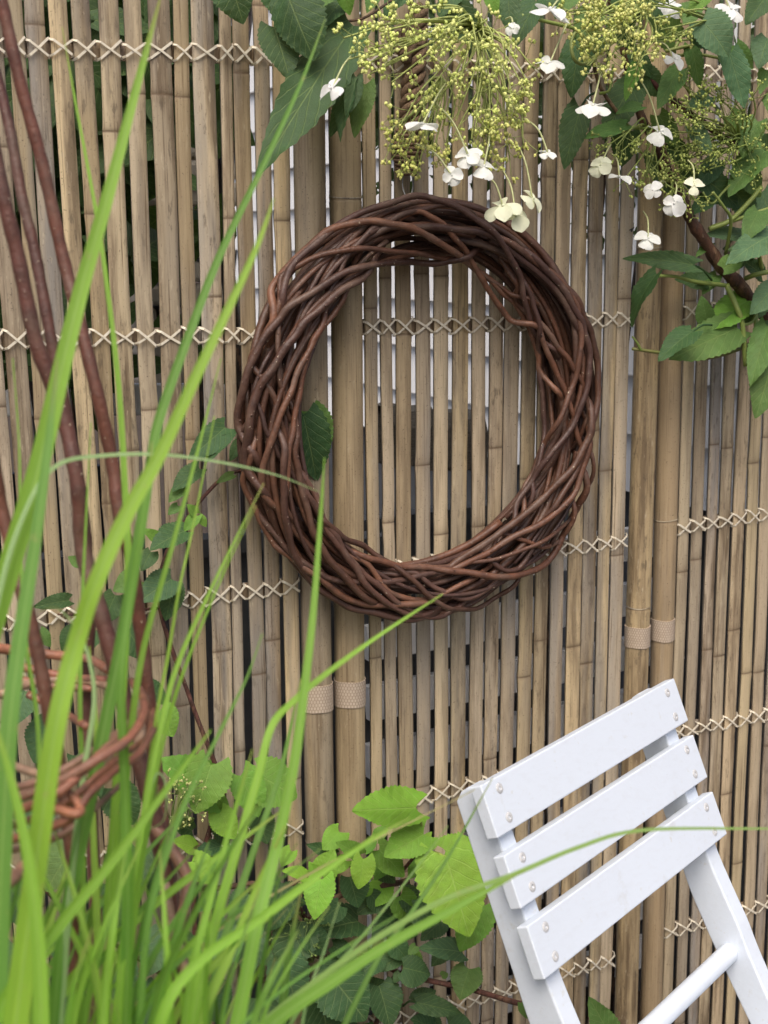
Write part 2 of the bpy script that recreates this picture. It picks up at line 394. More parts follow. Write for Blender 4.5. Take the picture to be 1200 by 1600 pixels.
def leaf_geo(mb, base, axis, nrm, L, W, fold=.25, curl=.25, heart=.16, teeth=15, wav=.03, seed=0, nv=28):
    rnd = random.Random(seed)
    y = axis.normalized(); n = (nrm - y*nrm.dot(y)).normalized(); x = y.cross(n)
    us = (-1, -.66, -.33, 0, .33, .66, 1); b = len(mb.v); m = len(us); p1, p2 = rnd.uniform(0, 6), rnd.uniform(0, 6)
    ang = 0; cy_, cz_ = 0, 0; pv = 0
    asym = rnd.uniform(-.12, .12)
    for i in range(nv+1):
        v = i/nv
        wv = (math.sin(math.pi*min(1, v*.93+.07)**.72))**.78 * (1-.12*v) if v < 1 else 0.02
        dv = v-pv; pv = v; a = curl*1.9*(v-.15)
        cy_ += dv*math.cos(a); cz_ -= dv*math.sin(a)
        tooth = (1 + .045*(((i) % 2)*2-1)) if 0 < i < nv else 1
        for u in us:
            uu = abs(u); ed = tooth if uu == 1 else 1
            xx = u*wv*.5*W*ed*(1 + asym*u)
            back = heart*L*uu**1.5*math.exp(-v*4.0)
            zz = fold*abs(xx)*(1-.35*uu) + wav*L*math.sin(v*9+p1+u)*uu**2 + wav*.6*L*math.sin(v*15+p2)*uu**3
            zz += .011*L*math.sin((v-.75*.5*uu)*7*2*math.pi)*uu*(1-uu*.3)
            yy = cy_*L - back + .02*L*uu
            mb.uv[len(mb.v)] = (.5+.5*u*(.35+.65*wv), v)
            mb.v.append(base + x*xx + y*yy + n*(zz + cz_*L))
    for i in range(nv):
        for j in range(m-1):
            mb.f.append((b+i*m+j, b+i*m+j+1, b+(i+1)*m+j+1, b+(i+1)*m+j))
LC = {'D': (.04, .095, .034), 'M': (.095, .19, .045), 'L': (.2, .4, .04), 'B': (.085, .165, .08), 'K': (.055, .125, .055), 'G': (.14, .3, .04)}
_ls = [0]
def leaf(parent, bx, by, tx, ty, wpx, c='M', d=.06, dt=None, tilt=0, fold=.3, curl=.25, pet=None, pd=None, heart=.16, name='leaf'):
    _ls[0] += 1; s = _ls[0]; rnd = random.Random(s*7+1)
    l0 = (P(tx, ty, d)-P(bx, by, d)).length
    dt = d + l0*rnd.uniform(.12, .5)*(1 if ty > by else .4) if dt is None else dt
    b = P(bx, by, d); t = P(tx, ty, dt); L = (t-b).length
    depth = (b-CAM).dot(FWD); W = wpx/FPX*depth
    mb = MB(); n = (CAM-(b+t)/2).normalized(); n = (n + Vector((0, 0, .45))).normalized()
    n = Matrix.Rotation(R_(tilt + rnd.uniform(-14, 14)), 3, (t-b).normalized()) @ n
    leaf_geo(mb, b, t-b, n, L*1.03, W*1.08, fold, curl, heart if c not in 'LG' else heart*1.7, seed=s, wav=.02)
    if pet:
        q = P(pet[0], pet[1], pd if pd is not None else max(.012, d-.02))
        mid = (b+q)/2 + Vector((0, 0, .004)); mb.tube(catmull([q, mid, b + (t-b)*.02], 4), [.0016]*9, 5)
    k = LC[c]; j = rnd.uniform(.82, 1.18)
    return mb.build(name, M_LEAF, parent, color=(k[0]*j*rnd.uniform(.9, 1.1), k[1]*j, k[2]*j), origin=b)

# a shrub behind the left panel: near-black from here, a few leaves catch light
sh = empty('shrub', (.55, .5, 0), 'dark leafy shrub crowding behind the top of the left bamboo panel', 'shrub')
mb = MB()
for i in range(7):
    x = .35+.08*i; mb.tube(catmull([(x, .55, 0), (x+random.uniform(-.1, .1), .5, 1), (x+random.uniform(-.15, .15), .45, 1.75)], 6), [.012]*13, 5)
mb.build('stem', M_WOOD, sh, color=(.06, .05, .04))
mb = MB()
for i in range(1150):
    px, py = random.uniform(-60, 345), random.uniform(-70, 600)
    if py > 225 and px > 200 and random.random() < .86: continue
    if py > 420 and random.random() < .6: continue
    b = P(px, py, -random.uniform(.18, .6)); dr = Vector((random.gauss(0, 1), random.gauss(0, .5), random.gauss(-.4, .8)))
    leaf_geo(mb, b, dr, Vector((random.gauss(0, .5), -1, .5)), random.uniform(.05, .09), random.uniform(.035, .06), seed=i, nv=5)
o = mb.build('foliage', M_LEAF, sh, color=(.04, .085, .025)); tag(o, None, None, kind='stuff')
sh2 = empty('shrub', (1.5, .3, 0), 'small leaved dark shrub seen through the slats beside the right poles', 'shrub')
mb = MB()
for i in range(5): mb.tube(catmull([(1.3+.05*i, .28, 0), (1.28+.06*i, .26, .9), (1.27+.07*i+random.uniform(-.04, .04), .22, 1.62)], 6), [.004]*13, 5)
mb.build('stem', M_WOOD, sh2, color=(.05, .04, .03))
mb = MB()
for i in range(1150):
    if i % 4:
        px, py = random.uniform(556, 1230), random.triangular(-80, 265, 60)
    else:
        px, py = random.uniform(560, 1010), random.uniform(150, 385)
        if px < 880 and py > 300: continue
    b = P(px, py, -random.uniform(.1, .34)); dr = Vector((random.gauss(0, 1), random.gauss(0, .5), random.gauss(-.2, .8)))
    k = 1.7 if i % 4 else 1
    leaf_geo(mb, b, dr, Vector((random.gauss(0, .5), -1, .5)), random.uniform(.014, .026)*k, random.uniform(.010, .016)*k, seed=i, nv=4)
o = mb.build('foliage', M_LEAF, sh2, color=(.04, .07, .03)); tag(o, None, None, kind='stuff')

# ================================================================== BAMBOO FENCE
def fit(tr):                               # [(py, left px, right px)] -> linear X(z), width
    zs, xs, ws = [], [], []
    for py, l, r in tr:
        a, b = P(l, py, .004), P(r, py, .004); zs.append((a.z+b.z)/2); xs.append((a.x+b.x)/2); ws.append(b.x-a.x)
    n = len(zs); mz = sum(zs)/n; mx = sum(xs)/n
    k = sum((z-mz)*(x-mx) for z, x in zip(zs, xs))/max(1e-9, sum((z-mz)**2 for z in zs)) if n > 1 else 0
    return mx, mz, max(-.06, min(.06, k)), sum(ws)/n
LEFT = [  # left panel, from the right edge leftwards
 [(180,432,456),(400,435,455),(1040,445,470)], [(180,403,424),(400,407,430),(1040,418,441)], [(180,370,394),(400,377,397),(1040,391,415)],
 [(180,350,365),(400,352,370),(1040,365,383)], [(180,306,341),(400,315,346),(620,321,351),(1040,332,362)], [(180,279,299),(400,284,306),(620,292,314),(1040,301,323)],
 [(180,238,272),(400,247,278),(620,254,282),(1040,268,298)], [(180,200,228),(400,210,237),(620,222,247),(1040,238,262)], [(180,161,192),(400,172,204),(620,183,212),(1040,204,231)],
 [(180,123,154),(400,140,166),(620,152,177),(1040,177,200)], [(180,89,119),(400,103,132),(620,121,147),(1040,147,172)], [(180,50,82),(400,66,96),(620,88,115),(1040,112,140)],
 [(180,19,45),(400,38,61),(620,56,82),(1040,84,106)], [(180,-18,14),(400,1,33),(620,16,48),(1040,48,78)], [(180,-52,-24),(400,-30,-5),(620,-14,8),(1040,18,42)],
 [(180,-88,-58),(620,-46,-20),(1040,-12,12)], [(180,-124,-94),(620,-80,-52),(1040,-44,-18)], [(180,-160,-130),(620,-114,-86),(1040,-76,-50)]]
MID = [[(200,572,591),(600,571,588),(1050,580,599)], [(200,599,616),(600,597,613),(1050,605,624)], [(300,620,642),(600,622,643),(1050,625,647)],
 [(300,654,675),(600,648,669),(1050,655,675)], [(300,684,705),(600,679,699),(1050,682,702)], [(300,712,735),(600,707,730),(1050,710,731)],
 [(300,742,764),(600,738,758),(1050,737,756)], [(300,772,792),(600,763,783),(1050,763,781)], [(300,797,818),(600,789,812),(1050,785,805)],
 [(300,824,846),(600,815,836),(1050,814,833)], [(300,851,871),(600,843,863),(1050,836,855)], [(300,874,895),(1050,861,880),(1530,855,873)],
 [(300,899,920),(1050,886,908),(1530,879,898)], [(300,926,947),(600,919,940),(1050,913,930),(1530,900,918)], [(300,952,969),(600,942,959),(1050,935,950),(1530,921,939)],
 [(300,976,998),(600,966,985),(1050,951,968),(1530,942,961)]]
RIGHT = [[(325,1080,1096),(640,1066,1080),(1000,1052,1071),(1570,1039,1053)], [(325,1102,1120),(640,1087,1104),(1000,1079,1094),(1570,1061,1075)],
 [(325,1127,1143),(640,1111,1126),(1000,1098,1113),(1570,1082,1094)], [(325,1149,1166),(640,1132,1149),(1000,1116,1133),(1570,1098,1112)],
 [(325,1172,1190),(640,1153,1172),(1000,1139,1154),(1570,1116,1131)], [(325,1194,1208),(640,1175,1189),(1000,1162,1178),(1570,1139,1153)],
 [(325,1214,1232),(640,1194,1210),(1000,1183,1198),(1570,1160,1174)], [(325,1236,1252),(640,1216,1231),(1000,1203,1218),(1570,1180,1194)],
 [(325,1256,1272),(640,1237,1253),(1000,1223,1239),(1570,1201,1214)], [(325,1277,1294),(640,1258,1273),(1000,1244,1259),(1570,1221,1236)],
 [(325,1298,1315),(640,1280,1295),(1000,1265,1281),(1570,1243,1257)], [(325,1321,1337),(640,1301,1316),(1000,1287,1302),(1570,1265,1279)]]
TAN = [(.47, .37, .225), (.44, .345, .21), (.51, .41, .26), (.41, .32, .20), (.37, .30, .205), (.32, .275, .22), (.49, .375, .205), (.44, .355, .235), (.54, .44, .29), (.38, .29, .17)]
def slat(parent, tr, idx, yoff):
    mx, mz, k, wd = tr if isinstance(tr, tuple) else fit(tr); rnd = random.Random(idx*13+5)
    nodes = []; z = rnd.uniform(.05, .3)
    while z < 1.84: nodes.append(z); z += rnd.uniform(.24, .46)
    kinks = [rnd.uniform(-1, 1) for _ in nodes]
    zs = sorted(set([.015 + .03*i for i in range(62)] + [nz+dz for nz in nodes for dz in (-.012, -.005, -.0018, 0, .0018, .005, .012)]))
    zs = [z for z in zs if .01 < z < 1.76]
    mb = MB(); rows = []; nd = []
    ph = rnd.uniform(0, 6); ph2 = rnd.uniform(0, 6); us = (-1, -.92, -.5, 0, .5, .92, 1)
    side = rnd.choice((-1, 1))
    for z in zs:
        near = min(nodes, key=lambda q: abs(q-z)); dn = abs(near-z); bul = math.exp(-(dn/.006)**2); gr = math.exp(-(dn/.0016)**2)
        x = mx + k*(z-mz) + .0011*math.sin(z*5+ph) + .0006*math.sin(z*13+ph2)
        ki = kinks[nodes.index(near)]; x += ki*.0014*math.exp(-(dn/.02)**2)
        hw = wd/2*1.03*(1 + .035*math.sin(z*3+ph2) + .06*bul - .03*gr)
        r = []
        for u in us:
            y = -(.0032 - .0013*abs(u)**2.5 - (.0012 if abs(u) == 1 else 0)) - .0008*bul*(1-abs(u)) + .0008*gr
            r.append(Vector((x + u*hw, yoff + y, z)))
        r.append(Vector((x + hw*.92, yoff + .0035, z))); r.append(Vector((x - hw*.92, yoff + .0035, z))); r.append(r[0].copy())
        rows.append(r); nd += [min(1, gr*.75 + .25*math.exp(-((z-near-.006)/.006)**2))]*len(r)
    mb.grid(rows)
    t = rnd.choice(TAN); j = rnd.uniform(.92, 1.38)
    o = mb.build('slat', M_SLAT, parent, color=(t[0]*j, t[1]*j, t[2]*j*rnd.uniform(.95, 1.08)), origin=(mx, 0, 0))
    at = o.data.attributes.new('node', 'FLOAT', 'POINT'); at.data.foreach_set('value', nd)
    return (mx, mz, k, wd)
def lashing(parent, fits, line, rng):
    fits = sorted(fits, key=lambda f: f[0])
    xs = [q[0] for q in line]; pts = [P(*q, .004) for q in line]; X = [p.x for p in pts]; Z = [p.z for p in pts]
    zc = lambda x: interp(X, Z, x)
    at = lambda f, s: f[0] + f[2]*(zc(f[0])-f[1]) + s*f[3]/2
    gaps = [at(fits[0], -1) - .0035] + [(at(a, 1)+at(b, -1))/2 for a, b in zip(fits, fits[1:])] + [at(fits[-1], 1)+.0035]
    H = .0095; mb = MB()
    for i in range(len(fits)):
        a, b = gaps[i], gaps[i+1]
        for s in (1, -1):
            j = [rng.uniform(-.0018, .0018) for _ in range(4)]
            hh = H*rng.uniform(.86, 1.1); za, zb = zc(a)+s*hh+j[0], zc(b)-s*hh+j[1]
            y0 = -.0052 - (.0013 if s > 0 else 0)
            P_ = [(a-.0005, .0055, za), (a+.0002, -.0005, za), (lerp(a, b, .12), y0, lerp(za, zb, .08)), (lerp(a, b, .5), y0-.0006, lerp(za, zb, .5)+j[2]*.4), (lerp(a, b, .88), y0, lerp(za, zb, .92)), (b-.0002, -.0005, zb), (b+.0005, .0055, zb)]
            pp = [Vector(q_) for q_ in P_]; base = len(mb.v)
            T, _ = frames(pp)
            hw, ht = .00125*rng.uniform(.85, 1.15), .0004           # a flat strip lying on the slat
            for p, t in zip(pp, T):
                n = Vector((0, -1, 0)); n = (n - t*n.dot(t)); n = n.normalized() if n.length > .2 else Vector((0, 0, 1)); sd_ = t.cross(n)
                for e, q in ((-1, -1), (1, -1), (1, 1), (-1, 1)): mb.v.append(p + sd_*(e*hw) + n*(q*ht))
            for r in range(len(pp)-1):
                for e in range(4): mb.f.append((base+r*4+e, base+r*4+(e+1) % 4, base+r*4+4+(e+1) % 4, base+r*4+4+e))
    mb.build('lashing', M_CORD, parent, smooth=False)
    mb = MB(); rows = []
    n = 24
    for i in range(n+1):
        x = lerp(gaps[0]+.002, gaps[-1]-.002, i/n); z = zc(x)
        rows.append([Vector((x, .0047, z-.010)), Vector((x, .0042, z)), Vector((x, .0047, z+.010)), Vector((x, .0085, z+.010)), Vector((x, .0085, z-.010)), Vector((x, .0047, z-.010))])
    mb.grid(rows); mb.build('batten', M_SLAT, parent, color=(.2, .135, .08), origin=(gaps[0], 0, zc(gaps[0])))
def pole(parent, tr, nodes, strap, idx, tone):
    zs, xs, rs = [], [], []
    for py, l, r in tr:
        c = P((l+r)/2, py, .002); t = (c-CAM).dot(FWD); zs.append(c.z); xs.append(c.x); rs.append((r-l)/2/FPX*t*.985)
    n = len(zs); mz = sum(zs)/n; mx = sum(xs)/n
    k = sum((z-mz)*(x-mx) for z, x in zip(zs, xs))/sum((z-mz)**2 for z in zs); r0 = sum(rs)/n
    nz = [P((tr[0][1]+tr[0][2])/2, q, .02).z for q in nodes]
    rnd = random.Random(idx); z = min(nz)-.42
    while z > .05: nz.append(z); z -= .4
    z = max(nz)+.5
    if z < 1.9: nz.append(z)
    levels = sorted(set([.0 + .04*i for i in range(49)] + [q+dz for q in nz for dz in (-.02, -.012, -.006, -.003, -.0012, 0, .0012, .003, .006, .012, .02)]))
    mb = MB(); pts, rad, nd = [], [], []
    cx = lambda z: mx + k*(z-mz) + .0012*math.sin(z*4+idx)
    for z in levels:
        if z < 0 or z > 1.93: continue
        dn = min(abs(q-z) for q in nz)
        pts.append(Vector((cx(z), -.002, z))); rad.append(r0*(1 + .035*math.exp(-(dn/.007)**2) - .035*math.exp(-(dn/.0018)**2)))
        nd += [.3*math.exp(-(dn/.002)**2)]*18
    b = 0
    for p, r in zip(pts, rad):
        for q in range(18):
            a = 2*math.pi*q/18; mb.v.append(p + Vector((r*math.cos(a), r*math.sin(a), 0)))
    for i in range(len(pts)-1):
        for q in range(18): mb.f.append((i*18+q, i*18+(q+1) % 18, i*18+18+(q+1) % 18, i*18+18+q))
    mb.f.append(tuple(range(18))[::-1]); e = (len(pts)-1)*18; mb.f.append(tuple(e+q for q in range(18)))
    o = mb.build('pole', M_POLE, parent, color=tone, origin=(mx, -.002, 0))
    at = o.data.attributes.new('node', 'FLOAT', 'POINT'); at.data.foreach_set('value', nd)
    for q in nz:                            # pale ring scar at each node
        mr = MB(); rr = r0*1.022
        for i in range(18):
            for (dr, dz) in ((0, -.0009), (.0006, 0), (0, .0009)):
                a = 2*math.pi*i/18; mr.v.append(Vector((cx(q)+(rr+dr)*math.cos(a), -.002+(rr+dr)*math.sin(a), q+dz+.0025+.001*math.sin(a*2+idx))))
        for i in range(18):
            for j in range(2): i2 = (i+1) % 18; mr.f.append((i*3+j, i2*3+j, i2*3+j+1, i*3+j+1))
        mr.build('node_ring', M_POLE, o, color=(.52, .44, .31), origin=(cx(q), 0, q))
    zt, zb = P(tr[-1][1], strap[0], .02).z, P(tr[-1][1], strap[1], .02).z
    ms = MB(); nn = 40
    for i in range(nn+1):
        a = 2*math.pi*i/nn - math.pi/2 + .8; wob = .0006*math.sin(a*3+idx)
        for (rr, z) in ((r0*.99, zt), (r0+.0012, zt), (r0+.0012, zt), (r0+.0012, zb), (r0+.0012, zb), (r0*.99, zb)):
            ms.uv[len(ms.v)] = (i/nn*1.9, (z-zb)/(zt-zb)); ms.v.append(Vector((cx(z)+(rr+.0002*math.sin(i*1.3))*math.cos(a), -.002+rr*math.sin(a), z + wob)))
    for i in range(nn):
        for j in (0, 2, 4): ms.f.append((i*6+j, i*6+6+j, i*6+7+j, i*6+1+j))
    ms.build('strap', M_STRAP, o)
    return mx, r0
G = 'bamboo slat screens of the fence'
sl = empty('bamboo_screen', (.35, 0, 0), 'left bamboo slat screen, broad pale slats standing behind the tall grass', 'fence', G)
sm = empty('bamboo_screen', (.9, 0, 0), 'middle bamboo slat screen with the willow wreath hanging on it', 'fence', G)
sr = empty('bamboo_screen', (1.4, 0, 0), 'right bamboo slat screen beyond the white chair, narrow grey-brown slats', 'fence', G)
rl = random.Random(3)
FL = [slat(sl, t, 100+i, rl.uniform(-.001, .001)+(.0012 if i % 2 else -.0004)) for i, t in enumerate(LEFT)]
FM = [slat(sm, t, 200+i, rl.uniform(-.001, .001)+(.0012 if i % 2 else -.0004)) for i, t in enumerate(MID)]
FR = [slat(sr, t, 300+i, rl.uniform(-.001, .001)+(.0012 if i % 2 else -.0004)) for i, t in enumerate(RIGHT)]
for i in range(16):                        # the screens run on beyond the picture on both sides
    q = FL[17]; FL.append(slat(sl, (q[0]-.0268*(i+1), q[1], q[2]*.6, rl.uniform(.019, .025)), 400+i, rl.uniform(-.001, .001)))
    q = FR[11]; FR.append(slat(sr, (q[0]+.0262*(i+1), q[1], q[2]*.6, rl.uniform(.017, .022)), 500+i, rl.uniform(-.001, .001)))
for ln in ([(-100,70),(20,72),(200,79),(400,85),(456,87)], [(-100,533),(20,531),(200,527),(400,525),(456,523)], [(-100,985),(280,940),(465,916)], [(-100,1378),(340,1318),(460,1296)]): lashing(sl, FL, ln, rl)
for ln in ([(575,96),(830,112),(985,121)], [(570,512),(690,509),(820,505),(985,499)], [(580,897),(660,882),(870,860),(980,845)], [(580,1268),(720,1232),(960,1176)], [(590,1602),(640,1590),(780,1553),(880,1522),(960,1499)]): lashing(sm, FM, ln, rl)
for ln in ([(1080,112),(1190,117),(1300,120)], [(1070,489),(1200,474),(1300,462)], [(1060,827),(1200,803),(1300,785)], [(1070,1142),(1200,1117),(1300,1096)], [(1040,1459),(1200,1413),(1300,1384)]): lashing(sr, FR, ln, rl)
pole(sl, [(180,457,508),(400,459,509),(1040,472,521)], [160, 1330], (1078, 1120), 1, (.37, .29, .18))
pole(sm, [(200,512,563),(600,516,566),(1040,523,572)], [945], (1072, 1112), 2, (.43, .33, .195))
pole(sm, [(300,1002,1035),(640,986,1027),(1000,970,1010),(1570,962,1001)], [390, 952], (990, 1022), 3, (.47, .355, .2))
pole(sr, [(325,1035,1072),(640,1028,1061),(1000,1011,1050),(1570,1002,1037)], [335, 817], (979, 1012), 4, (.38, .28, .165))

# ================================================================== WREATH
WC = Vector((.866, -.05, 1.185)); AX, AZ = .2175, .2275
wr = empty('willow_wreath', WC, 'large round wreath of twisted brown willow rods hanging on the bamboo fence', 'wreath')
def minor(th):                             # left limb is the fattest
    return .0385 + .001*math.sin(th*3)
def wpt(th, phi, f):
    r = minor(th)*f; cr = math.cos(phi)*r; n_ = math.sin(phi)*r
    return Vector((WC.x + math.cos(th)*(AX+cr), WC.y - n_*.95, WC.z + math.sin(th)*(AZ+cr)))
WCOL = [(.122, .056, .034), (.10, .048, .033), (.14, .06, .034), (.085, .042, .032), (.155, .07, .04), (.118, .06, .043)]
rw = random.Random(21)
def rod(th0, span, phi0, wind, f0, f1, r0, ph):
    n = int(30*abs(span)/2)+8; pts, rad = [], []
    a1, a2 = rw.uniform(0, 6), rw.uniform(0, 6)
    for i in range(n+1):
        t = i/n; th = th0 - span*t         # clockwise, as seen from the front
        phi = phi0 + wind*(span*t) + .22*math.sin(t*7+a1)
        f = lerp(f0, f1, .5+.5*math.sin(t*5+a2))
        pts.append(wpt(th, phi, f)); rad.append(r0*(1-.45*t)*(1 + .05*math.sin(i*1.9+a1)))
    mb = MB(); mb.tube(pts, rad, 7); c = rw.choice(WCOL); j = rw.uniform(.5, 1.15)
    mb.build('willow_rod', M_WILLOW, wr, color=tuple(x*j for x in c), origin=pts[0])
PI = math.pi
for i in range(26): rod(2*PI*i/26+rw.uniform(-.3, .3), rw.uniform(3.6, 6.0), rw.uniform(0, 2*PI), rw.choice((-1, 1))*rw.uniform(.2, .9), .1, .62, rw.uniform(.004, .006), 0)
for i in range(14): rod(2*PI*i/14+rw.uniform(-.2, .2), rw.uniform(3.0, 4.6), rw.uniform(0, 2*PI), -rw.uniform(1.0, 1.5), .66, .8, rw.uniform(.004, .0055), 0)
for i in range(13): rod(2*PI*i/13+rw.uniform(-.2, .2), rw.uniform(3.0, 4.6), rw.uniform(0, 2*PI), rw.uniform(1.2, 1.5), .78, .93, rw.uniform(.004, .0055), 0)
def wsurf(px, py, lay):                    # the point of the wreath's front surface in that direction
    d = .09
    for _ in range(6):
        p = P(px, py, d); ex, ez = (p.x-WC.x)/AX, (p.z-WC.z)/AZ; th = math.atan2(ez, ex); rr = math.hypot(ex, ez)
        s_ = (rr-1)*(AX+AZ)/2/(minor(th)*1.06)
        d = -WC.y + minor(th)*lay*math.sqrt(max(.02, 1-min(1, s_*s_)))
    return P(px, py, d)
def front(pts, r0, lay=1.0):
    pp = [wsurf(360+x/1.967, 280+y/1.967, lay) for x, y in pts]
    def tail(p0, p1):                       # the end dives into the bundle, following the ring
        f = lambda p: (math.atan2((p.z-WC.z)/AZ, (p.x-WC.x)/AX), math.hypot((p.x-WC.x)/AX, (p.z-WC.z)/AZ)-1)
        (a0, r0_), (a1_, _) = f(p0), f(p1); da = (a0-a1_+math.pi) % (2*math.pi) - math.pi; sg_ = 1 if da > 0 else -1
        out = []
        for st_, k_, fy in ((.13, .75, .6), (.27, .35, .15), (.42, .0, -.2), (.6, -.2, -.3)):
            a = a0 + sg_*st_; rr = 1 + r0_*k_
            out.append(Vector((WC.x + math.cos(a)*AX*rr, WC.y - minor(a)*fy, WC.z + math.sin(a)*AZ*rr)))
        return out
    q = catmull(tail(pp[0], pp[1])[::-1] + pp + tail(pp[-1], pp[-2]), 6); a1 = rw.uniform(0, 6); n = len(q); sg = rw.choice((0, 1))
    rad = [r0*(1-.3*abs(i/n-sg))*(1 + .06*math.sin(i*1.1+a1) + .04*math.sin(i*2.7)) for i in range(n)]
    q = [p + Vector((.0008*math.sin(i*.9+a1), 0, .0008*math.sin(i*.7+a1*2))) for i, p in enumerate(q)]
    mb = MB(); mb.tube(q, rad, 9)
    for _ in range(rw.choice((1, 2, 3))):   # a cut bud or side twig stub
        i = rw.randrange(6, n-6); p = q[i]; t = (q[i+1]-q[i]).normalized(); v = (Vector((rw.gauss(0, .5), -1, rw.gauss(0, .5)))).normalized(); v = (v - t*v.dot(t)*.5).normalized()
        mb.tube([p + v*rad[i]*.7, p + v*rad[i]*1.15 + t*.002], [rad[i]*.42, rad[i]*.24], 5)
    c = rw.choice(WCOL); j = rw.choice((.75, .9, 1.0, 1.15, 1.35))*rw.uniform(.9, 1.1)
    mb.build('willow_rod', M_WILLOW, wr, color=tuple(x*j for x in c), origin=q[0])
for r0, lay, pts in (
 (.0052, 1.05, [(180,280),(260,200),(350,130),(480,75),(580,52),(640,65),(740,110),(830,190),(890,300),(905,380),(940,480)]),
 (.0055, 1.02, [(130,330),(190,260),(270,180),(350,140),(430,130),(520,140),(600,170),(680,220),(760,280),(830,340),(880,390),(920,460),(945,540),(955,600)]),
 (.0042, 1.0, [(160,300),(230,255),(330,220),(430,215),(540,225),(640,240),(720,255),(800,310),(860,350)]),
 (.0058, 1.02, [(25,760),(40,640),(80,530),(140,440),(200,380),(330,300),(420,265),(560,255),(650,258)]),
 (.0066, 1.05, [(48,880),(58,760),(80,660),(130,580),(190,490),(240,430),(330,350),(410,300)]),
 (.005, 1.0, [(95,940),(120,820),(170,690),(210,590),(260,490),(320,410),(345,370)]),
 (.0048, .98, [(170,1000),(180,850),(195,750),(215,640),(240,530),(280,450)]),
 (.0042, .82, [(150,430),(148,520),(150,600),(170,700),(205,790)]), (.004, .85, [(75,640),(100,740),(130,810),(165,870),(215,950)]), (.0045, .8, [(60,560),(120,640),(160,760),(190,880),(235,960)]),
 (.0056, 1.0, [(205,760),(200,840),(215,930),(245,1050),(275,1125),(335,1205),(420,1290)]),
 (.006, 1.04, [(165,830),(163,940),(172,1050),(200,1160),(270,1255),(360,1310),(450,1335),(560,1352)]),
 (.005, .85, [(30,800),(42,900),(80,1010),(150,1110),(240,1190),(320,1230),(430,1240),(560,1225),(640,1205)]),
 (.0054, .95, [(40,930),(85,1030),(120,1100),(180,1160),(260,1215),(360,1290),(480,1310),(600,1300)]),
 (.0055, 1.0, [(230,960),(280,1040),(330,1110),(380,1190),(430,1260),(500,1315),(580,1342)]), (.005, .96, [(255,960),(300,1080),(360,1160),(420,1220),(490,1280),(560,1330),(640,1345)]),
 (.0046, 1.06, [(290,1050),(340,1095),(410,1130),(480,1175),(560,1230),(620,1290),(680,1320),(750,1320),(810,1290)]),
 (.0058, 1.05, [(430,1165),(500,1185),(600,1195),(700,1205),(800,1220),(900,1215),(980,1170),(1020,1100),(1060,1020)]),
 (.0036, 1.0, [(600,1195),(700,1185),(800,1170),(900,1140),(980,1100),(1050,1040),(1090,960)]),
 (.0064, 1.05, [(690,1180),(780,1120),(880,1050),(960,980),(1040,900),(1090,820),(1112,740)]), (.0056, 1.02, [(700,1190),(780,1155),(850,1110),(950,1060),(1040,990),(1080,900),(1105,800)]),
 (.0054, 1.03, [(880,1000),(930,920),(980,850),(1050,760),(1090,660),(1105,560),(1090,470),(1060,400),(1000,310),(930,240)]),
 (.005, 1.0, [(900,960),(930,900),(960,820),(1010,740),(1050,640),(1075,540),(1075,440),(1050,360),(1000,300),(920,240),(850,190)]),
 (.0058, 1.0, [(1000,1000),(1060,900),(1100,800),(1125,700),(1130,600),(1115,500),(1090,430),(1050,350)]),
 (.0048, .86, [(880,380),(960,450),(1010,520),(1050,570),(1085,640),(1100,720)]), (.0048, .84, [(930,400),(970,520),(1010,610),(1040,680),(1060,760),(1080,850)]),
 (.0046, .95, [(930,380),(950,460),(946,540),(955,640),(965,750),(955,850),(930,920)]), (.0058, .9, [(480,150),(560,148),(660,150),(790,170),(900,250),(1000,340),(1060,440),(1100,540)]),
 (.0045, .84, [(300,350),(330,300),(370,220),(440,160),(520,115),(600,90),(680,80)]), (.0045, .84, [(225,420),(290,310),(350,240),(400,190),(470,130)]), (.0048, .85, [(860,430),(800,350),(740,250),(700,190),(640,130),(580,100)]),
 (.0045, .84, [(560,1210),(640,1260),(720,1290),(820,1240),(900,1180)]), (.0042, .84, [(830,1090),(900,1110),(960,1130),(1010,1110)]), (.0045, .86, [(760,1140),(820,1190),(880,1200),(960,1150)]), (.0046, .86, [(420,1180),(470,1250),(540,1290),(640,1280),(740,1230)])):
    front(pts, r0*.9, lay)
# twine hanger above it
tw = MB()
base = [P(655, 10, .012), P(650, 70, .02), P(645, 140, .022), P(640, 200, .024), P(636, 255, .024)]
pp = catmull(base, 8); T, Nn = frames(pp)
for s in range(4):
    q = []
    for i, (p, t, n) in enumerate(zip(pp, T, Nn)):
        a = i*.75 + s*PI/2; r = .0075*(1 + .5*math.sin(i/len(pp)*PI)); q.append(p + n*(math.cos(a)*r) + t.cross(n)*(math.sin(a)*r*.7))
    tw.tube(q, .005, 6)
for i in range(11):
    z = P(636, 205+i*6.5, .024); r = .011 + .007*math.sin((i+1.5)/12*PI); ring = [z + Vector((r*math.cos(a), r*.6*math.sin(a), .0015*math.sin(a))) for a in [2*PI*k/12 for k in range(13)]]
    tw.tube(ring, .0026, 5)
for i in range(9):
    p = P(636+random.uniform(-10, 10), random.uniform(20, 60), .02); tw.tube(catmull([p, p+Vector((random.uniform(-.015, .015), -.008, random.uniform(-.02, .01))), p+Vector((random.uniform(-.02, .02), -.01, -.03))], 4), .004, 5)
o = tw.build('twine_hanger', M_TWINE, origin=base[0]); tag(o, 'thick brown jute twine hank hanging above the willow wreath', 'twine')
wh = MB(); loop = [P(631, 268, .02), P(629, 290, .022), P(634, 306, .03), P(641, 308, .03), P(645, 290, .022), P(643, 268, .02)]
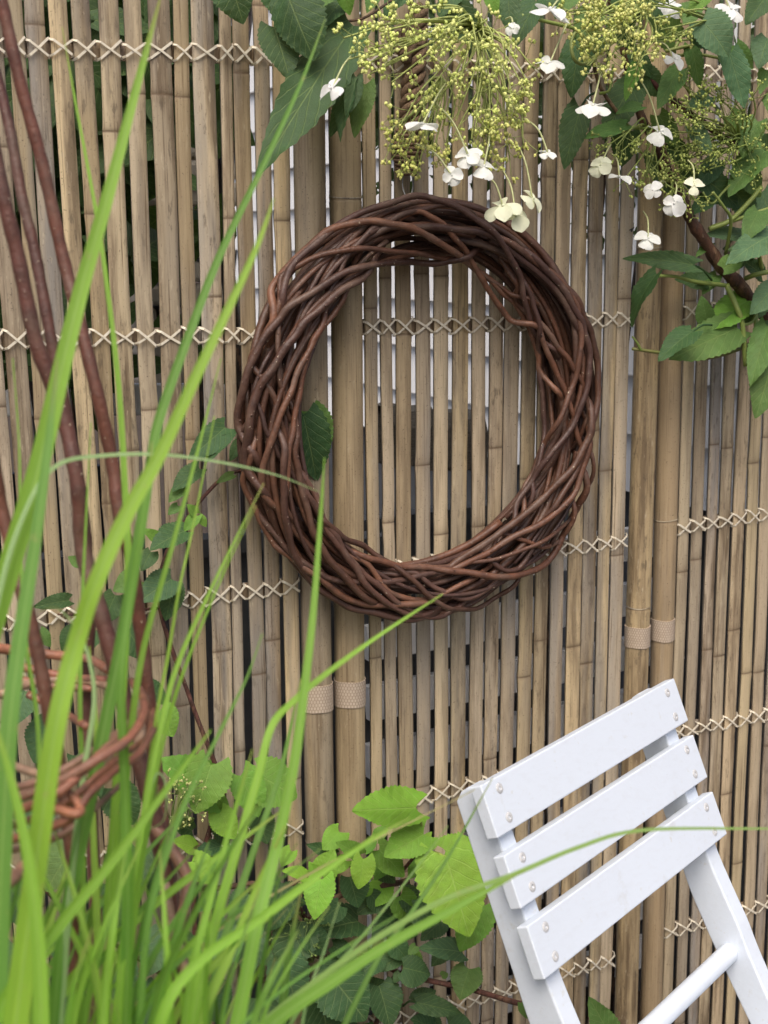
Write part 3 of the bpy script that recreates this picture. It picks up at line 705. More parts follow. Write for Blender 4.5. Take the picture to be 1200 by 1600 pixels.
wh.tube(catmull(loop, 5), .0009, 5); o = wh.build('wire_loop', M_WIRE, origin=loop[0]); tag(o, 'thin wire loop tying the top of the wreath to the twine', 'wire')

# ================================================================== CHAIR
O = Vector((.69618, -.43376, .86286)); a_ = R_(22.5); rec = R_(22.984)
cw = Vector((math.cos(a_), math.sin(a_), 0)); cb = Vector((-math.sin(a_), math.cos(a_), 0)); cf = -cb
cu = Vector((0, 0, 1))*math.cos(rec) + cb*math.sin(rec); cn = cw.cross(cu)
ch = empty('folding_chair', (O+cw*.21).xy.to_3d(), 'white painted wooden folding chair leaning back beside the bamboo fence', 'chair')
SH, SS, SL, ST = .0547, .07254, .42, .0145
for k in range(3):
    c = O + cw*(SL/2) - cu*(k*SS+SH/2) - cn*(ST/2)
    mb = MB(); mb.box(c, cw*(SL/2), cu*(SH/2), cn*(ST/2)); s = mb.build('back_slat', M_WHITE, ch, smooth=False, origin=c); bevel(s, .0016, 3)
    for av in (.0272, .3935):
        for bv in (.0115, .042):
            sc = MB(); p0 = O + cw*av - cu*(k*SS+bv); ang = random.uniform(0, 1.5)
            ring = [(.0022, .0003), (.0047, .0002), (.0049, -.0006), (.0052, -.0002)]
            nn = 16; idx = []
            # countersunk rim and domed head with a cross recess
            prof = [(.0058, .0001), (.0052, -.0001), (.0049, .0007), (.0036, .0012), (.0022, .0013)]
            for (r, h) in prof:
                for q in range(nn):
                    t = 2*PI*q/nn + ang; sc.v.append(p0 + cw*(r*math.cos(t)) + cu*(r*math.sin(t)) + cn*h)
            for i in range(len(prof)-1):
                for q in range(nn): sc.f.append((i*nn+q, i*nn+(q+1) % nn, i*nn+nn+(q+1) % nn, i*nn+nn+q))
            b0 = len(sc.v)
            for q in range(nn):                # inner star: deep along the cross arms
                t = 2*PI*q/nn + ang; sc.v.append(p0 + cw*(.0021*math.cos(t)) + cu*(.0021*math.sin(t)) + cn*(-.0010 if q % 4 == 0 else .0012))
            sc.v.append(p0 - cn*.0012)
            for q in range(nn):
                sc.f.append((4*nn+q, 4*nn+(q+1) % nn, b0+(q+1) % nn, b0+q)); sc.f.append((b0+q, b0+(q+1) % nn, len(sc.v)-1))
            sc.build('screw', M_SCREW, s, smooth=False)
# shaped uprights, sawn from board: profile in the plane of front (q) and height (z)
cl = [(-.0245, .836), (.0115, .751), (.0476, .666), (.069, .620), (.0945, .574), (.1145, .536), (.149, .4766), (.19, .412), (.235, .342), (.28, .27), (.32, .2), (.36, .13), (.4, .06), (.428, .008)]
hwid = [.0195, .0195, .0195, .0215, .022, .0205, .0195, .0195, .0195, .019, .019, .019, .019, .019]
prof2 = catmull([Vector((q, 0, z)) for q, z in cl], 4)
hw2 = [interp(list(range(len(hwid))), hwid, i/4) for i in range(len(prof2))]
def upright(a0, a1, name):
    mb = MB(); base = Vector((O.x, O.y, 0)); F_, B_ = [], []
    for i, p in enumerate(prof2):
        t = (prof2[min(i+1, len(prof2)-1)] - prof2[max(i-1, 0)]).normalized(); nrm = Vector((-t.z, 0, t.x))
        if nrm.x < 0: nrm = -nrm
        h = hw2[i]
        F_.append(p + nrm*h); B_.append(p - nrm*h)
    # rounded top: shorten the front corner less than the back one
    topc = prof2[0]; t0 = (prof2[0]-prof2[1]).normalized(); n0 = Vector((-t0.z, 0, t0.x)); n0 = n0 if n0.x > 0 else -n0
    arc = [topc + n0*(h_*.0195) + t0*e for h_, e in ((.98, .006), (.55, .011), (0, .012), (-.5, .009), (-.85, .003))]
    poly = arc[::-1]; outline = B_[::-1][:-1] + [B_[0]] + poly + F_
    to = lambda v, a: base + cw*a + cf*v.x + Vector((0, 0, v.z))
    n = len(outline)
    for a in (a0, a1): mb.v += [to(v, a) for v in outline]
    for i in range(n): j = (i+1) % n; mb.f.append((i, j, n+j, n+i))
    m = len(B_); 
    # side faces as strips front-to-back, then the rounded head
    bi = lambda i: m-1-i; fi = lambda i: m+5+i
    for o_ in (0, n):
        for i in range(m-1): mb.f.append((o_+bi(i), o_+bi(i+1), o_+fi(i+1), o_+fi(i)))
        mb.f.append(tuple(o_+m-1+k_ for k_ in range(7)))
    o = mb.build(name, M_WHITE, ch, smooth=False, origin=to(prof2[6], (a0+a1)/2)); bevel(o, .002, 2); return o
upright(.0178, .0435, 'upright'); upright(.3815, .4085, 'upright')
dz = .5468
mb = MB(); c = Vector((O.x, O.y, 0)) + cf*.1037 + Vector((0, 0, dz))
mb.tube([c + cw*x for x in (.036, .04, .2, .376, .388)], .0118, 20); mb.build('crossbar', M_WHITE, ch, origin=c + cw*.2)
base = Vector((O.x, O.y, 0))
for k in range(6):
    c = base + cw*.213 + cf*(.17+.062*k) + Vector((0, 0, .438-.001*k)); mb = MB(); mb.box(c, cw*.165, cf*.026, Vector((0, 0, .008))); bevel(mb.build('seat_slat', M_WHITE, ch, smooth=False, origin=c), .0016, 2)
for av in (.058, .368):
    pts = [base + cw*av + cf*q + Vector((0, 0, z)) for q, z in ((.50, .424), (.15, .424))]
    mb = MB(); mb.box((pts[0]+pts[1])/2, cw*.0105, (pts[0]-pts[1])/2, Vector((0, 0, .016))); mb.build('seat_rail', M_WHITE, ch, smooth=False)
    p, q = base + cw*(av+(.027 if av < .2 else -.027)) + cf*.44 + Vector((0, 0, .41)), base + cw*(av+(.027 if av < .2 else -.027)) + cf*.03 + Vector((0, 0, .01))
    d_ = (q-p).normalized(); mb = MB(); mb.box((p+q)/2, cw*.0105, (q-p)/2, d_.cross(cw)*.018); mb.build('rear_leg', M_WHITE, ch, smooth=False)

# ================================================================== CLIMBING HYDRANGEA, TOP
hy = empty('climbing_hydrangea', (1.62, .05, 0), 'climbing hydrangea with white flowers spilling over the top of the fence from the right', 'climbing plant')
def stem(parent, pts, rpx, name='stem', c=(.12, .05, .035), m=None, knots=0, n=8):
    pp = catmull([P(*p) for p in pts], 6); mb = MB(); rad = []
    rr = rpx if hasattr(rpx, '__len__') else (rpx, rpx)
    for i, p in enumerate(pp):
        t = i/(len(pp)-1); dpt = (p-CAM).dot(FWD); r = lerp(rr[0], rr[1], t)/FPX*dpt
        rad.append(r*(1 + knots*(.07*math.sin(i*1.7) + .08*math.sin(i*.83+1))))
    mb.tube(pp, rad, n); return mb.build(name, m or M_WOOD, parent, color=c, origin=pp[0])
GR = (.2, .27, .06)
stem(hy, [(940,-60,.05),(985,120,.05),(1003,185,.055),(1030,230,.06),(1042,270,.06),(1065,312,.06),(1082,348,.06),(1102,378,.06),(1125,415,.058),(1152,442,.055),(1176,472,.05),(1205,505,.045),(1290,620,.03),(1340,900,.02),(1345,1400,.02),(1345,1720,.02)], (6, 14), 'branch', (.12, .055, .032), knots=1)
stem(hy, [(1150,230,.075),(1110,200,.08),(1075,175,.085),(1033,142,.08),(1010,110,.07),(985,60,.06)], (6, 4.5), 'branch', (.14, .035, .03), knots=.5)
stem(hy, [(1150,230,.075),(1165,205,.07),(1185,160,.07),(1215,120,.06),(1270,60,.05),(1330,-60,.03)], (2.5, 4), 'branch', (.2, .14, .08))
stem(hy, [(915,55,.07),(923,75,.07),(932,118,.07),(943,145,.07),(975,190,.075)], (3, 3.2), 'twig', (.27, .17, .09))
stem(hy, [(975,190,.075),(990,200,.08),(1015,200,.08)], (2.2, 2), 'twig', GR, M_STALK)
stem(hy, [(975,190,.075),(995,230,.09),(1020,253,.1)], (2, 1.5), 'twig', GR, M_STALK)
stem(hy, [(560,-30,.06),(530,15,.06),(505,35,.065),(492,50,.065)], (4, 6), 'twig', (.2, .09, .04), knots=.6)
stem(hy, [(640,-20,.05),(575,25,.05),(540,35,.05),(510,55,.055),(560,-60,.05)], (2, 2.5), 'twig', (.13, .08, .045))
stem(hy, [(815,24,.09),(855,34,.09),(900,45,.08),(940,60,.06)], (3.2, 3), 'shoot', (.28, .34, .09), M_STALK)
stem(hy, [(930,83,.12),(905,50,.12),(893,65,.125),(897,92,.13),(912,100,.12),(930,88,.11)], (2.6, 3), 'tendril', (.28, .33, .1), M_STALK)
stem(hy, [(958,100,.1),(955,130,.1),(950,143,.1),(937,146,.09)], (2, 2.5), 'shoot', GR, M_STALK)
stem(hy, [(1060,155,.1),(1085,160,.1),(1105,158,.1)], (2, 2), 'shoot', GR, M_STALK)
for a in ([(1050,85,.09),(1070,50,.09),(1095,33,.1)], [(1040,80,.09),(1075,72,.1),(1110,68,.1)], [(1058,87,.09),(1090,85,.1),(1130,92,.11)], [(1040,115,.08),(1065,128,.09),(1080,150,.09),(1085,168,.09)]):
    stem(hy, a, (2.8, 2.2), 'shoot', (.3, .34, .1), M_STALK)
for a, r in (([(1108,358,.065),(1140,345,.075),(1168,318,.085),(1190,292,.09)], (4, 4)), ([(1112,355,.065),(1160,340,.08),(1205,325,.09),(1260,310,.09)], (3.5, 3)), ([(1134,397,.06),(1142,345,.09),(1130,322,.1),(1114,300,.1)], (3.2, 2)),
             ([(1135,445,.06),(1150,478,.08),(1160,508,.085),(1165,572,.085)], (4.5, 3.8)), ([(1160,508,.085),(1175,503,.08),(1182,485,.07),(1178,470,.055)], (2.5, 3)),
             ([(1178,470,.055),(1185,520,.08),(1200,545,.09),(1230,560,.09)], (4, 3.2)), ([(1180,500,.08),(1182,540,.09),(1195,575,.1),(1230,600,.1)], (2.6, 2.4)),
             ([(1135,446,.06),(1085,440,.07),(1055,432,.075),(1025,431,.08)], (3.4, 2.4)), ([(1165,435,.06),(1185,428,.08),(1230,420,.08)], (4, 4)), ([(1160,268,.06),(1130,300,.09),(1112,318,.09),(1098,300,.09)], (2, 1.6)),
             ([(1172,345,.09),(1176,372,.08),(1186,400,.07),(1190,420,.06)], (3.5, 3.5))):
    stem(hy, a, r, 'shoot', (.24, .3, .075), M_STALK)
stem(hy, [(1215,518,.05),(1180,535,.06),(1120,556,.07),(1075,560,.07),(1030,551,.06),(988,545,.05)], (4.5, 2.6), 'shoot', (.19, .18, .06), M_STALK)
stem(hy, [(1002,548,.055),(995,535,.055),(988,526,.055)], (2.2, 1.5), 'shoot', GR, M_STALK)
L_ = lambda *a, **k: leaf(hy, *a, **k)
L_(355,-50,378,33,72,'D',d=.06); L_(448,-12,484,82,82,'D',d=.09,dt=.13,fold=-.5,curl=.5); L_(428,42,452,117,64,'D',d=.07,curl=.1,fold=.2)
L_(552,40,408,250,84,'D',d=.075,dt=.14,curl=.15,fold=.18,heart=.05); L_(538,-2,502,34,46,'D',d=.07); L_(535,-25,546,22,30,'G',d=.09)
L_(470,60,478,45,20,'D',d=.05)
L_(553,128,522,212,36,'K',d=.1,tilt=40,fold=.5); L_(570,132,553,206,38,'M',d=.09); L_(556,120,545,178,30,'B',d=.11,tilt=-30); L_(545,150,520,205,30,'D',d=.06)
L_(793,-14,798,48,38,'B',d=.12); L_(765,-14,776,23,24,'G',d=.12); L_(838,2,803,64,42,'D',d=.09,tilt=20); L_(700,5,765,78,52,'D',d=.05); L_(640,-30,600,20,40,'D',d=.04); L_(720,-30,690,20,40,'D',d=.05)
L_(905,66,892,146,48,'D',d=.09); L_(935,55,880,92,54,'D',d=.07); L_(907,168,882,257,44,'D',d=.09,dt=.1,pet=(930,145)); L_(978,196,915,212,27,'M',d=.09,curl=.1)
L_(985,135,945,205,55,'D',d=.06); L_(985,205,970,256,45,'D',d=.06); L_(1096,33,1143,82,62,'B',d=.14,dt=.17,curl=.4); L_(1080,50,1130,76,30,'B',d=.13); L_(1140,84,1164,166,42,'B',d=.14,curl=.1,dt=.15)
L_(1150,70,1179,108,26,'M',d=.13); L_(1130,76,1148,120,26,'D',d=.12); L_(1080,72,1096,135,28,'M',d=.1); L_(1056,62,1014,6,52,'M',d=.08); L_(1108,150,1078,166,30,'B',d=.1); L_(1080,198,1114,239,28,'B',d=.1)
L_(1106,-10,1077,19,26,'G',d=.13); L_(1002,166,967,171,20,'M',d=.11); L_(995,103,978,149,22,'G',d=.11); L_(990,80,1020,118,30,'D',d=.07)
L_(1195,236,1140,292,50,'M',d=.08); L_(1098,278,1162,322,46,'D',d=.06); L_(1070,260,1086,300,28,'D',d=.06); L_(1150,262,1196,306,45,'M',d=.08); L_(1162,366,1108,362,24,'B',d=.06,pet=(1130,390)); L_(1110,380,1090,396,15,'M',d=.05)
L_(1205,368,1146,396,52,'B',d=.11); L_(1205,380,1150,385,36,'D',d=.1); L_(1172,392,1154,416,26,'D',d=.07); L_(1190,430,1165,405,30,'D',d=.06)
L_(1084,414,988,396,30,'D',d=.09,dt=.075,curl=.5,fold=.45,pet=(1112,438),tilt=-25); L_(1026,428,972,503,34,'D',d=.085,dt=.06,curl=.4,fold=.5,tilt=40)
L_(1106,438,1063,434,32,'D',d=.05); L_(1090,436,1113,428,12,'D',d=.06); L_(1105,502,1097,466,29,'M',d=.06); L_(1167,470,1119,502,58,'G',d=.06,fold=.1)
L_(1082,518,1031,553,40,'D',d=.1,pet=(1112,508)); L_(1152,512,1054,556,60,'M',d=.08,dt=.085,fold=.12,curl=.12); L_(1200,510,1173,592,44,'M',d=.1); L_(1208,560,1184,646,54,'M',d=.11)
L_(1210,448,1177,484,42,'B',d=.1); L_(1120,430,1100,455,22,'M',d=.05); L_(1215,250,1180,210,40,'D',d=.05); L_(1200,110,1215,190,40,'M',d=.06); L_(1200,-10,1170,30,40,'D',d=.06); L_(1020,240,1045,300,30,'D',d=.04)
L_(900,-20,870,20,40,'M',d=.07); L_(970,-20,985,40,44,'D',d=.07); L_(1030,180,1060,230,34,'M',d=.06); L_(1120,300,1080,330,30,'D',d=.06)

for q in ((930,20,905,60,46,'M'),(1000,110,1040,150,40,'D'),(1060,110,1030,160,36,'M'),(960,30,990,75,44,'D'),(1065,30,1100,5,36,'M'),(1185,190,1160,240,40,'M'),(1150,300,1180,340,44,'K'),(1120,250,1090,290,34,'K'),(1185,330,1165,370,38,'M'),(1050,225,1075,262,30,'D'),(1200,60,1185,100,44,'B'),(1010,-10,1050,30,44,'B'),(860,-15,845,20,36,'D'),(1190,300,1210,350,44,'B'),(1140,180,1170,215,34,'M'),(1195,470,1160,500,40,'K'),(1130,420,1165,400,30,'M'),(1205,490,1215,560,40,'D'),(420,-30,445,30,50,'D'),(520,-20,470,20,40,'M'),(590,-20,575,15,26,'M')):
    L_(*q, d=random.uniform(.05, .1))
def floret(parent, px, py, size, face, stalk=None, d=.15, np_=4, c=(.82, .84, .74), seed=0):
    rnd = random.Random(seed*31+7); o = P(px, py, d); dep = (o-CAM).dot(FWD); s = size/FPX*dep*.52
    f = (RT*face[0] + UP*abs(face[1])*.75 - FWD*face[2]).normalized(); a = UP if abs(f.dot(UP)) < .8 else RT
    x = (a - f*a.dot(f)).normalized(); y = f.cross(x); mb = MB(); a0 = rnd.uniform(0, 6)
    for k in range(np_):
        an = a0 + 2*PI*k/np_ + rnd.uniform(-.2, .2); dr = x*math.cos(an) + y*math.sin(an); sd_ = f.cross(dr); L = s*rnd.uniform(.85, 1.15); W = L*rnd.uniform(1.0, 1.2); dro = rnd.uniform(.18, .4)
        rows = []
        for i in range(8):
            v = i/7; wv = math.sin(PI*min(1, (v**1.5*.9+.06)))**.55; rows.append([])
            for u in (-1, -.5, 0, .5, 1):
                zz = -dro*L*v*v + .16*W*abs(u)**2*wv*(-1 if k % 2 else 1) + .0006*math.sin(u*5+v*6+k)
                rows[-1].append(o + dr*(L*v) + sd_*(u*W*.5*wv*(1 if v < 1 else .5)) + f*zz)
        mb.grid(rows)
    mb.ball(o + f*.0006, s*.1, 6, 4)
    j = rnd.uniform(.93, 1.05)
    ob = mb.build('floret', M_PETAL, parent, color=tuple(min(.88, q*j) for q in c), origin=o)
    if stalk:
        q = P(stalk[0], stalk[1], stalk[2] if len(stalk) > 2 else d-.03); ms = MB(); mid = (o+q)/2 + UP*.006 + Vector((0, -.004, 0))
        ms.tube(catmull([q, mid, o - f*.001], 5), .0011, 5); ms.build('floret_stalk', M_STALK, parent, color=(.5, .52, .26))
def corymb(name_parent, root, cen, rad, n1, n2, bc, sc_, d0, d1, seed, bsize=2.8, hang=0.0):
    rnd = random.Random(seed); r0 = P(*root, d0); st = MB(); bu = MB(); b1 = MB()
    for i in range(n1):
        while True:
            ux, uy = rnd.uniform(-1, 1), rnd.uniform(-1, 1)
            if ux*ux+uy*uy < 1: break
        e = P(cen[0]+ux*rad[0], cen[1]+uy*rad[1], lerp(d0, d1, .55+.45*math.sqrt(max(0, 1-ux*ux-uy*uy)) * rnd.uniform(.6, 1.1)))
        mid = r0.lerp(e, .45) + Vector((rnd.gauss(0, .008), -.012, rnd.gauss(.006, .006)))
        pp = catmull([r0, mid, e], 5); st.tube(pp, [lerp(.0017, .0009, k/(len(pp)-1)) for k in range(len(pp))], 4)
        axis = (e-mid).normalized()
        for j in range(n2):
            o1 = e.lerp(mid, rnd.uniform(0, .4)); v = (axis*.8 + Vector((rnd.gauss(0, .8), rnd.gauss(-.3, .6), rnd.gauss(.15-hang, .8)))).normalized()
            e2 = o1 + v*rnd.uniform(.01, .026); st.tube([o1, o1.lerp(e2, .5) + Vector((0, 0, -.001)), e2], .0005, 3)
            for q in range(rnd.choice((2, 3, 4, 4))):
                v2 = (v*.9 + Vector((rnd.gauss(0, .8), rnd.gauss(0, .7), rnd.gauss(0, .8)))).normalized(); e3 = e2 + v2*rnd.uniform(.003, .0065)
                st.tube([e2, e3], .00038, 3, cap=False); r = bsize/FPX*1.5*rnd.uniform(.75, 1.15); (b1 if rnd.random() < .3 else bu).ball(e3 + v2*r*.6, r, 6, 4, (1, 1, 1.15))
                (b1 if rnd.random() < .3 else bu).ball(e3 + v2*r*1.7, r*.45, 4, 3)
    h = st.build('flower_head', M_STALK, name_parent, smooth=True, color=sc_, origin=r0)
    o = bu.build('buds', M_BUD, h, color=bc, origin=r0); o['kind'] = 'stuff'
    o = b1.build('buds', M_BUD, h, color=(bc[0]*.75, bc[1]*.85, bc[2]*.6), origin=r0); o['kind'] = 'stuff'
    return h
YB, GB = (.74, .77, .26), (.42, .48, .13)
h1 = corymb(hy, (740, 40), (645, 88), (118, 80), 30, 4, YB, (.45, .5, .16), .09, .2, 1)
h2 = corymb(hy, (745, 45), (748, 130), (92, 98), 28, 4, YB, (.45, .5, .16), .09, .19, 2)
h3 = corymb(hy, (690, 120), (640, 225), (62, 48), 13, 4, (.66, .65, .2), (.42, .48, .15), .1, .17, 3, hang=.4)
h4 = corymb(hy, (740, 120), (780, 215), (50, 45), 12, 4, (.66, .65, .2), (.42, .48, .15), .1, .17, 4, hang=.3)
h5 = corymb(hy, (1000, 15), (975, 75), (75, 70), 26, 5, (.66, .66, .22), (.42, .48, .15), .1, .2, 5)
h6 = corymb(hy, (985, 10), (925, 20), (55, 35), 10, 4, (.6, .6, .2), (.4, .46, .14), .09, .17, 6)
h7 = corymb(hy, (1155, 225), (1120, 175), (90, 60), 20, 5, GB, (.3, .36, .1), .06, .13, 7, 2.2)
h8 = corymb(hy, (1155, 232), (1110, 255), (80, 45), 22, 5, (.36, .42, .11), (.26, .33, .08), .05, .12, 8, 2.0, hang=.3)
h9 = corymb(hy, (1010, 200), (975, 250), (60, 50), 12, 4, (.38, .43, .12), (.28, .34, .09), .06, .12, 9, 2.2, hang=.3)
h10 = corymb(hy, (1140, 45), (1010, 35), (60, 40), 10, 4, (.4, .43, .12), (.3, .36, .1), .1, .17, 10)
h11 = corymb(hy, (1030, 280), (1050, 300), (50, 26), 8, 3, (.38, .43, .12), (.28, .34, .09), .06, .11, 12, 2.0, hang=.3)
for i, (h, px, py, sz, fc, stk) in enumerate((
    (h1,518,138,52,(-.5,-.5,.6),(548,88)), (h3,660,194,54,(.05,-1,.2),(698,128)), (h2,732,243,44,(-.2,-.6,.7),(680,160)), (h2,756,260,52,(.1,-.8,.5),(765,205)), (h3,706,274,34,(0,-.1,1),(650,225)),
    (h2,786,322,54,(-.2,-.7,.6),(757,272)), (h2,806,338,46,(.1,-.4,.8),(786,266)), (h4,833,310,44,(.5,-.6,.4),(803,215)), (h4,857,239,32,(.1,-.8,.5),(820,185)), (h6,859,98,50,(0,-.7,.6),(890,30)),
    (h5,926,165,58,(0,-.8,.5),(940,100)), (h6,860,14,62,(.15,-.9,.35),(890,-10)), (h9,1032,206,44,(.15,-.7,.6),(990,110)), (h11,1053,318,38,(0,.05,1),(1055,285)), (h11,1013,372,40,(0,-.7,.7),(1005,330)),
    (h9,968,276,36,(.1,-.9,.35),(955,240)), (h9,938,258,36,(-.2,-.4,.9),(955,225)), (h11,1020,297,30,(-.3,-.3,.8),(1040,285)), (h10,1054,92,36,(.35,-.5,.7),(1020,65)), (h10,1048,10,44,(.2,-.6,.7),(1010,20)), (h7,1142,14,52,(.2,-.6,.7),(1110,-10)),
    (h5,1085,290,34,(0,-.5,.8),(1075,250)), (h2,802,44,22,(0,-.2,1),(790,30)))):
    pale = (.84, .86, .64) if 770 < px < 850 and py > 290 or px in (938, 1085) else (.89, .9, .87)
    dd = .19 if h in (h1, h2, h3, h4, h5, h6) else .13
    floret(h, px, py, sz, fc, (*stk, dd-.03), dd, 4 if i % 3 else 3, pale, i)

# ================================================================== LOWER HYDRANGEA SHOOTS
lo = empty('climbing_hydrangea', (.75, -.03, 0), 'low hydrangea shoots with bright lime leaves in front of the fence, left of the chair', 'climbing plant')
RB = (.15, .06, .045)
K_ = lambda *a, **k: leaf(lo, *a, **k)
stem(lo, [(560,1700,.03),(600,1560,.05),(625,1521,.06),(660,1530,.09),(735,1546,.14),(790,1562,.2),(850,1580,.27),(905,1606,.33),(960,1640,.36)], (4, 4.6), 'branch', RB, knots=.4)
stem(lo, [(560,1690,.02),(500,1480,.03),(455,1392,.05),(500,1362,.06),(548,1352,.06),(590,1345,.07),(620,1365,.07),(655,1330,.1)], (4, 2.6), 'branch', RB, knots=.4)
stem(lo, [(640,1376,.07),(610,1382,.06),(580,1388,.05),(530,1400,.05),(480,1440,.03)], (5, 5), 'branch', (.1, .05, .035), knots=.6)
stem(lo, [(300,1388,.04),(350,1387,.04),(400,1380,.04),(455,1392,.05)], (4.5, 4), 'branch', (.12, .06, .04), knots=.5)
stem(lo, [(380,1525,.03),(420,1530,.04),(470,1490,.05),(520,1500,.06),(560,1492,.06),(625,1521,.06)], (5, 4), 'branch', (.11, .055, .035), knots=.6)
stem(lo, [(655,1332,.1),(660,1300,.11),(655,1278,.12),(645,1262,.13)], (2, 1.8), 'shoot', (.34, .42, .09), M_STALK)
stem(lo, [(655,1332,.1),(680,1332,.12),(698,1340,.14)], (2.2, 2), 'shoot', (.34, .42, .09), M_STALK)
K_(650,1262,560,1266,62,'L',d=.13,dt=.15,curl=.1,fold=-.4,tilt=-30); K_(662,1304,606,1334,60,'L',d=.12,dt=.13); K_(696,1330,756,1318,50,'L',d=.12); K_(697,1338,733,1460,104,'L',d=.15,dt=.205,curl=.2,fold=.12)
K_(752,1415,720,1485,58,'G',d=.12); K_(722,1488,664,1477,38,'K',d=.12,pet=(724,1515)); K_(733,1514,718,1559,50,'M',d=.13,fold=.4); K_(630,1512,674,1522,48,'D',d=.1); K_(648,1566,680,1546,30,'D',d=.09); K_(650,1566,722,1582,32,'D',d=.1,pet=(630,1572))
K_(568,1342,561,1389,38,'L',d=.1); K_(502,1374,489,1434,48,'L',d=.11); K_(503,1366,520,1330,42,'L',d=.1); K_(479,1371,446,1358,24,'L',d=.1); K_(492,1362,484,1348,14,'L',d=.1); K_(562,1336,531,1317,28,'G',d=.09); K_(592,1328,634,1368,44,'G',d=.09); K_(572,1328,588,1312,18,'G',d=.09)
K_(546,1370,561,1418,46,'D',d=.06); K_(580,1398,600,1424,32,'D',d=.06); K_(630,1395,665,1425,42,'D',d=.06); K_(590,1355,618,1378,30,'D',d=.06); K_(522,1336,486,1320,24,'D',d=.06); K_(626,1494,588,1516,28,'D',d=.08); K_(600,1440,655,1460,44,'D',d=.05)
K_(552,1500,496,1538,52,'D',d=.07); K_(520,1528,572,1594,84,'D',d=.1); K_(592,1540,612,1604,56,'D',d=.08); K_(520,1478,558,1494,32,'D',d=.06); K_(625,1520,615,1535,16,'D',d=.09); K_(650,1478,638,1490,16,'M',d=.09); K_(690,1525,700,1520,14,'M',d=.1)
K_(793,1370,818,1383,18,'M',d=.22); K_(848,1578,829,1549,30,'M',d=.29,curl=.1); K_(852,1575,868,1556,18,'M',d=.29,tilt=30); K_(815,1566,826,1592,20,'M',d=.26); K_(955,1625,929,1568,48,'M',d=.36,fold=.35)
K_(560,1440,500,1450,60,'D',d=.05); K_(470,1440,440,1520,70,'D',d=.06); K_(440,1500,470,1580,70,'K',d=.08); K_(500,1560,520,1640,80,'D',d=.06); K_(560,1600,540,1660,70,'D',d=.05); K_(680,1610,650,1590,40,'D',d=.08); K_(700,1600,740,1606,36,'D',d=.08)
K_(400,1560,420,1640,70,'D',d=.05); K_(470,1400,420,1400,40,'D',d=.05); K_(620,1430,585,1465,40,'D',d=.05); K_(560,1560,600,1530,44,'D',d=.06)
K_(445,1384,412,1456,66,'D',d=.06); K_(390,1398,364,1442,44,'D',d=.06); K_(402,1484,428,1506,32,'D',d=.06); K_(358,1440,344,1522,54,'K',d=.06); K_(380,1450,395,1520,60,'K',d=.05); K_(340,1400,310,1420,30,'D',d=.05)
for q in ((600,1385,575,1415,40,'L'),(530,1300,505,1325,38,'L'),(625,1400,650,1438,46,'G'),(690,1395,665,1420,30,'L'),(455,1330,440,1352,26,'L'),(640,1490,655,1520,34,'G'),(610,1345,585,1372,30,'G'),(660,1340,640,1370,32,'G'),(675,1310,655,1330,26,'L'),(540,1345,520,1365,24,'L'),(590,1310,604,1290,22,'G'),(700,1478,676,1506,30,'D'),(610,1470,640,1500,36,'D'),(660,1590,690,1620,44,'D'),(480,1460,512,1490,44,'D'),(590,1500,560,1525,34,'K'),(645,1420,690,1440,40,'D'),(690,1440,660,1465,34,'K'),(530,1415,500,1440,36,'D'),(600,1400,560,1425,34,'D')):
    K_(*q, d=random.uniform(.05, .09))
mb = MB(); bp = P(780, 1391, .22)
for i in range(14):
    v = Vector((random.gauss(0, 1), random.gauss(0, 1), random.gauss(0, 1))).normalized(); mb.tube([bp, bp + v*.0035, bp + v*.0058], [.0014, .0016, .0004], 4)
mb.build('dried_bud', M_WOOD, lo, color=(.25, .15, .07))
def weed(parent, cen, rad, n, c, d, seed, hdn='flower_head'):
    return corymb(parent, (cen[0], cen[1]+rad[1]*1.3), cen, rad, n, 3, c, (.2, .27, .08), max(.02, d-.03), d+.03, seed, 2.0)
weed(lo, (475, 1462), (40, 32), 9, (.16, .24, .06), .05, 31)

ll = empty('climbing_hydrangea', (.45, -.03, 0), 'hydrangea growing behind the tall grass, its leaves climbing the left bamboo screen', 'climbing plant')
J_ = lambda *a, **k: leaf(ll, *a, **k)
stem(ll, [(303,1720,.02),(303,1560,.03),(305,1460,.04),(303,1410,.04),(310,1360,.04),(330,1290,.05),(350,1240,.04),(300,1100,.03),(250,950,.03),(262,860,.03),(300,800,.03),(322,772,.03),(352,744,.025),(385,735,.02),(460,735,.01)], (5, 2.5), 'branch', RB, knots=.4)
stem(ll, [(250,950,.03),(150,960,.03),(90,960,.03)], (2.5, 1.6), 'twig', RB)
stem(ll, [(303,1560,.03),(220,1500,.04),(120,1440,.05),(60,1380,.05)], (4, 2), 'branch', RB)
stem(ll, [(262,860,.03),(255,835,.03),(240,830,.03)], (2, 1.5), 'twig', RB)
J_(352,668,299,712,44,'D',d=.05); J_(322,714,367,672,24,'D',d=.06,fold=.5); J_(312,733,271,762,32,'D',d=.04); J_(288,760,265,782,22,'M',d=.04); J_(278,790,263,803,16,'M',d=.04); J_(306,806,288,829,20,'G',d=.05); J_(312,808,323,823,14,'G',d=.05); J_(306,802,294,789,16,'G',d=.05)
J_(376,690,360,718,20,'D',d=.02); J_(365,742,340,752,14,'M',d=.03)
J_(288,830,238,852,42,'D',d=.05); J_(252,846,225,827,20,'G',d=.05); J_(236,862,221,889,28,'D',d=.05); J_(268,905,220,936,48,'K',d=.05); J_(272,915,258,968,38,'D',d=.04); J_(215,905,180,920,40,'M',d=.04); J_(108,938,57,946,24,'D',d=.05); J_(62,985,80,1010,22,'M',d=.05); J_(118,984,98,1018,34,'D',d=.05); J_(180,930,160,975,40,'D',d=.03)
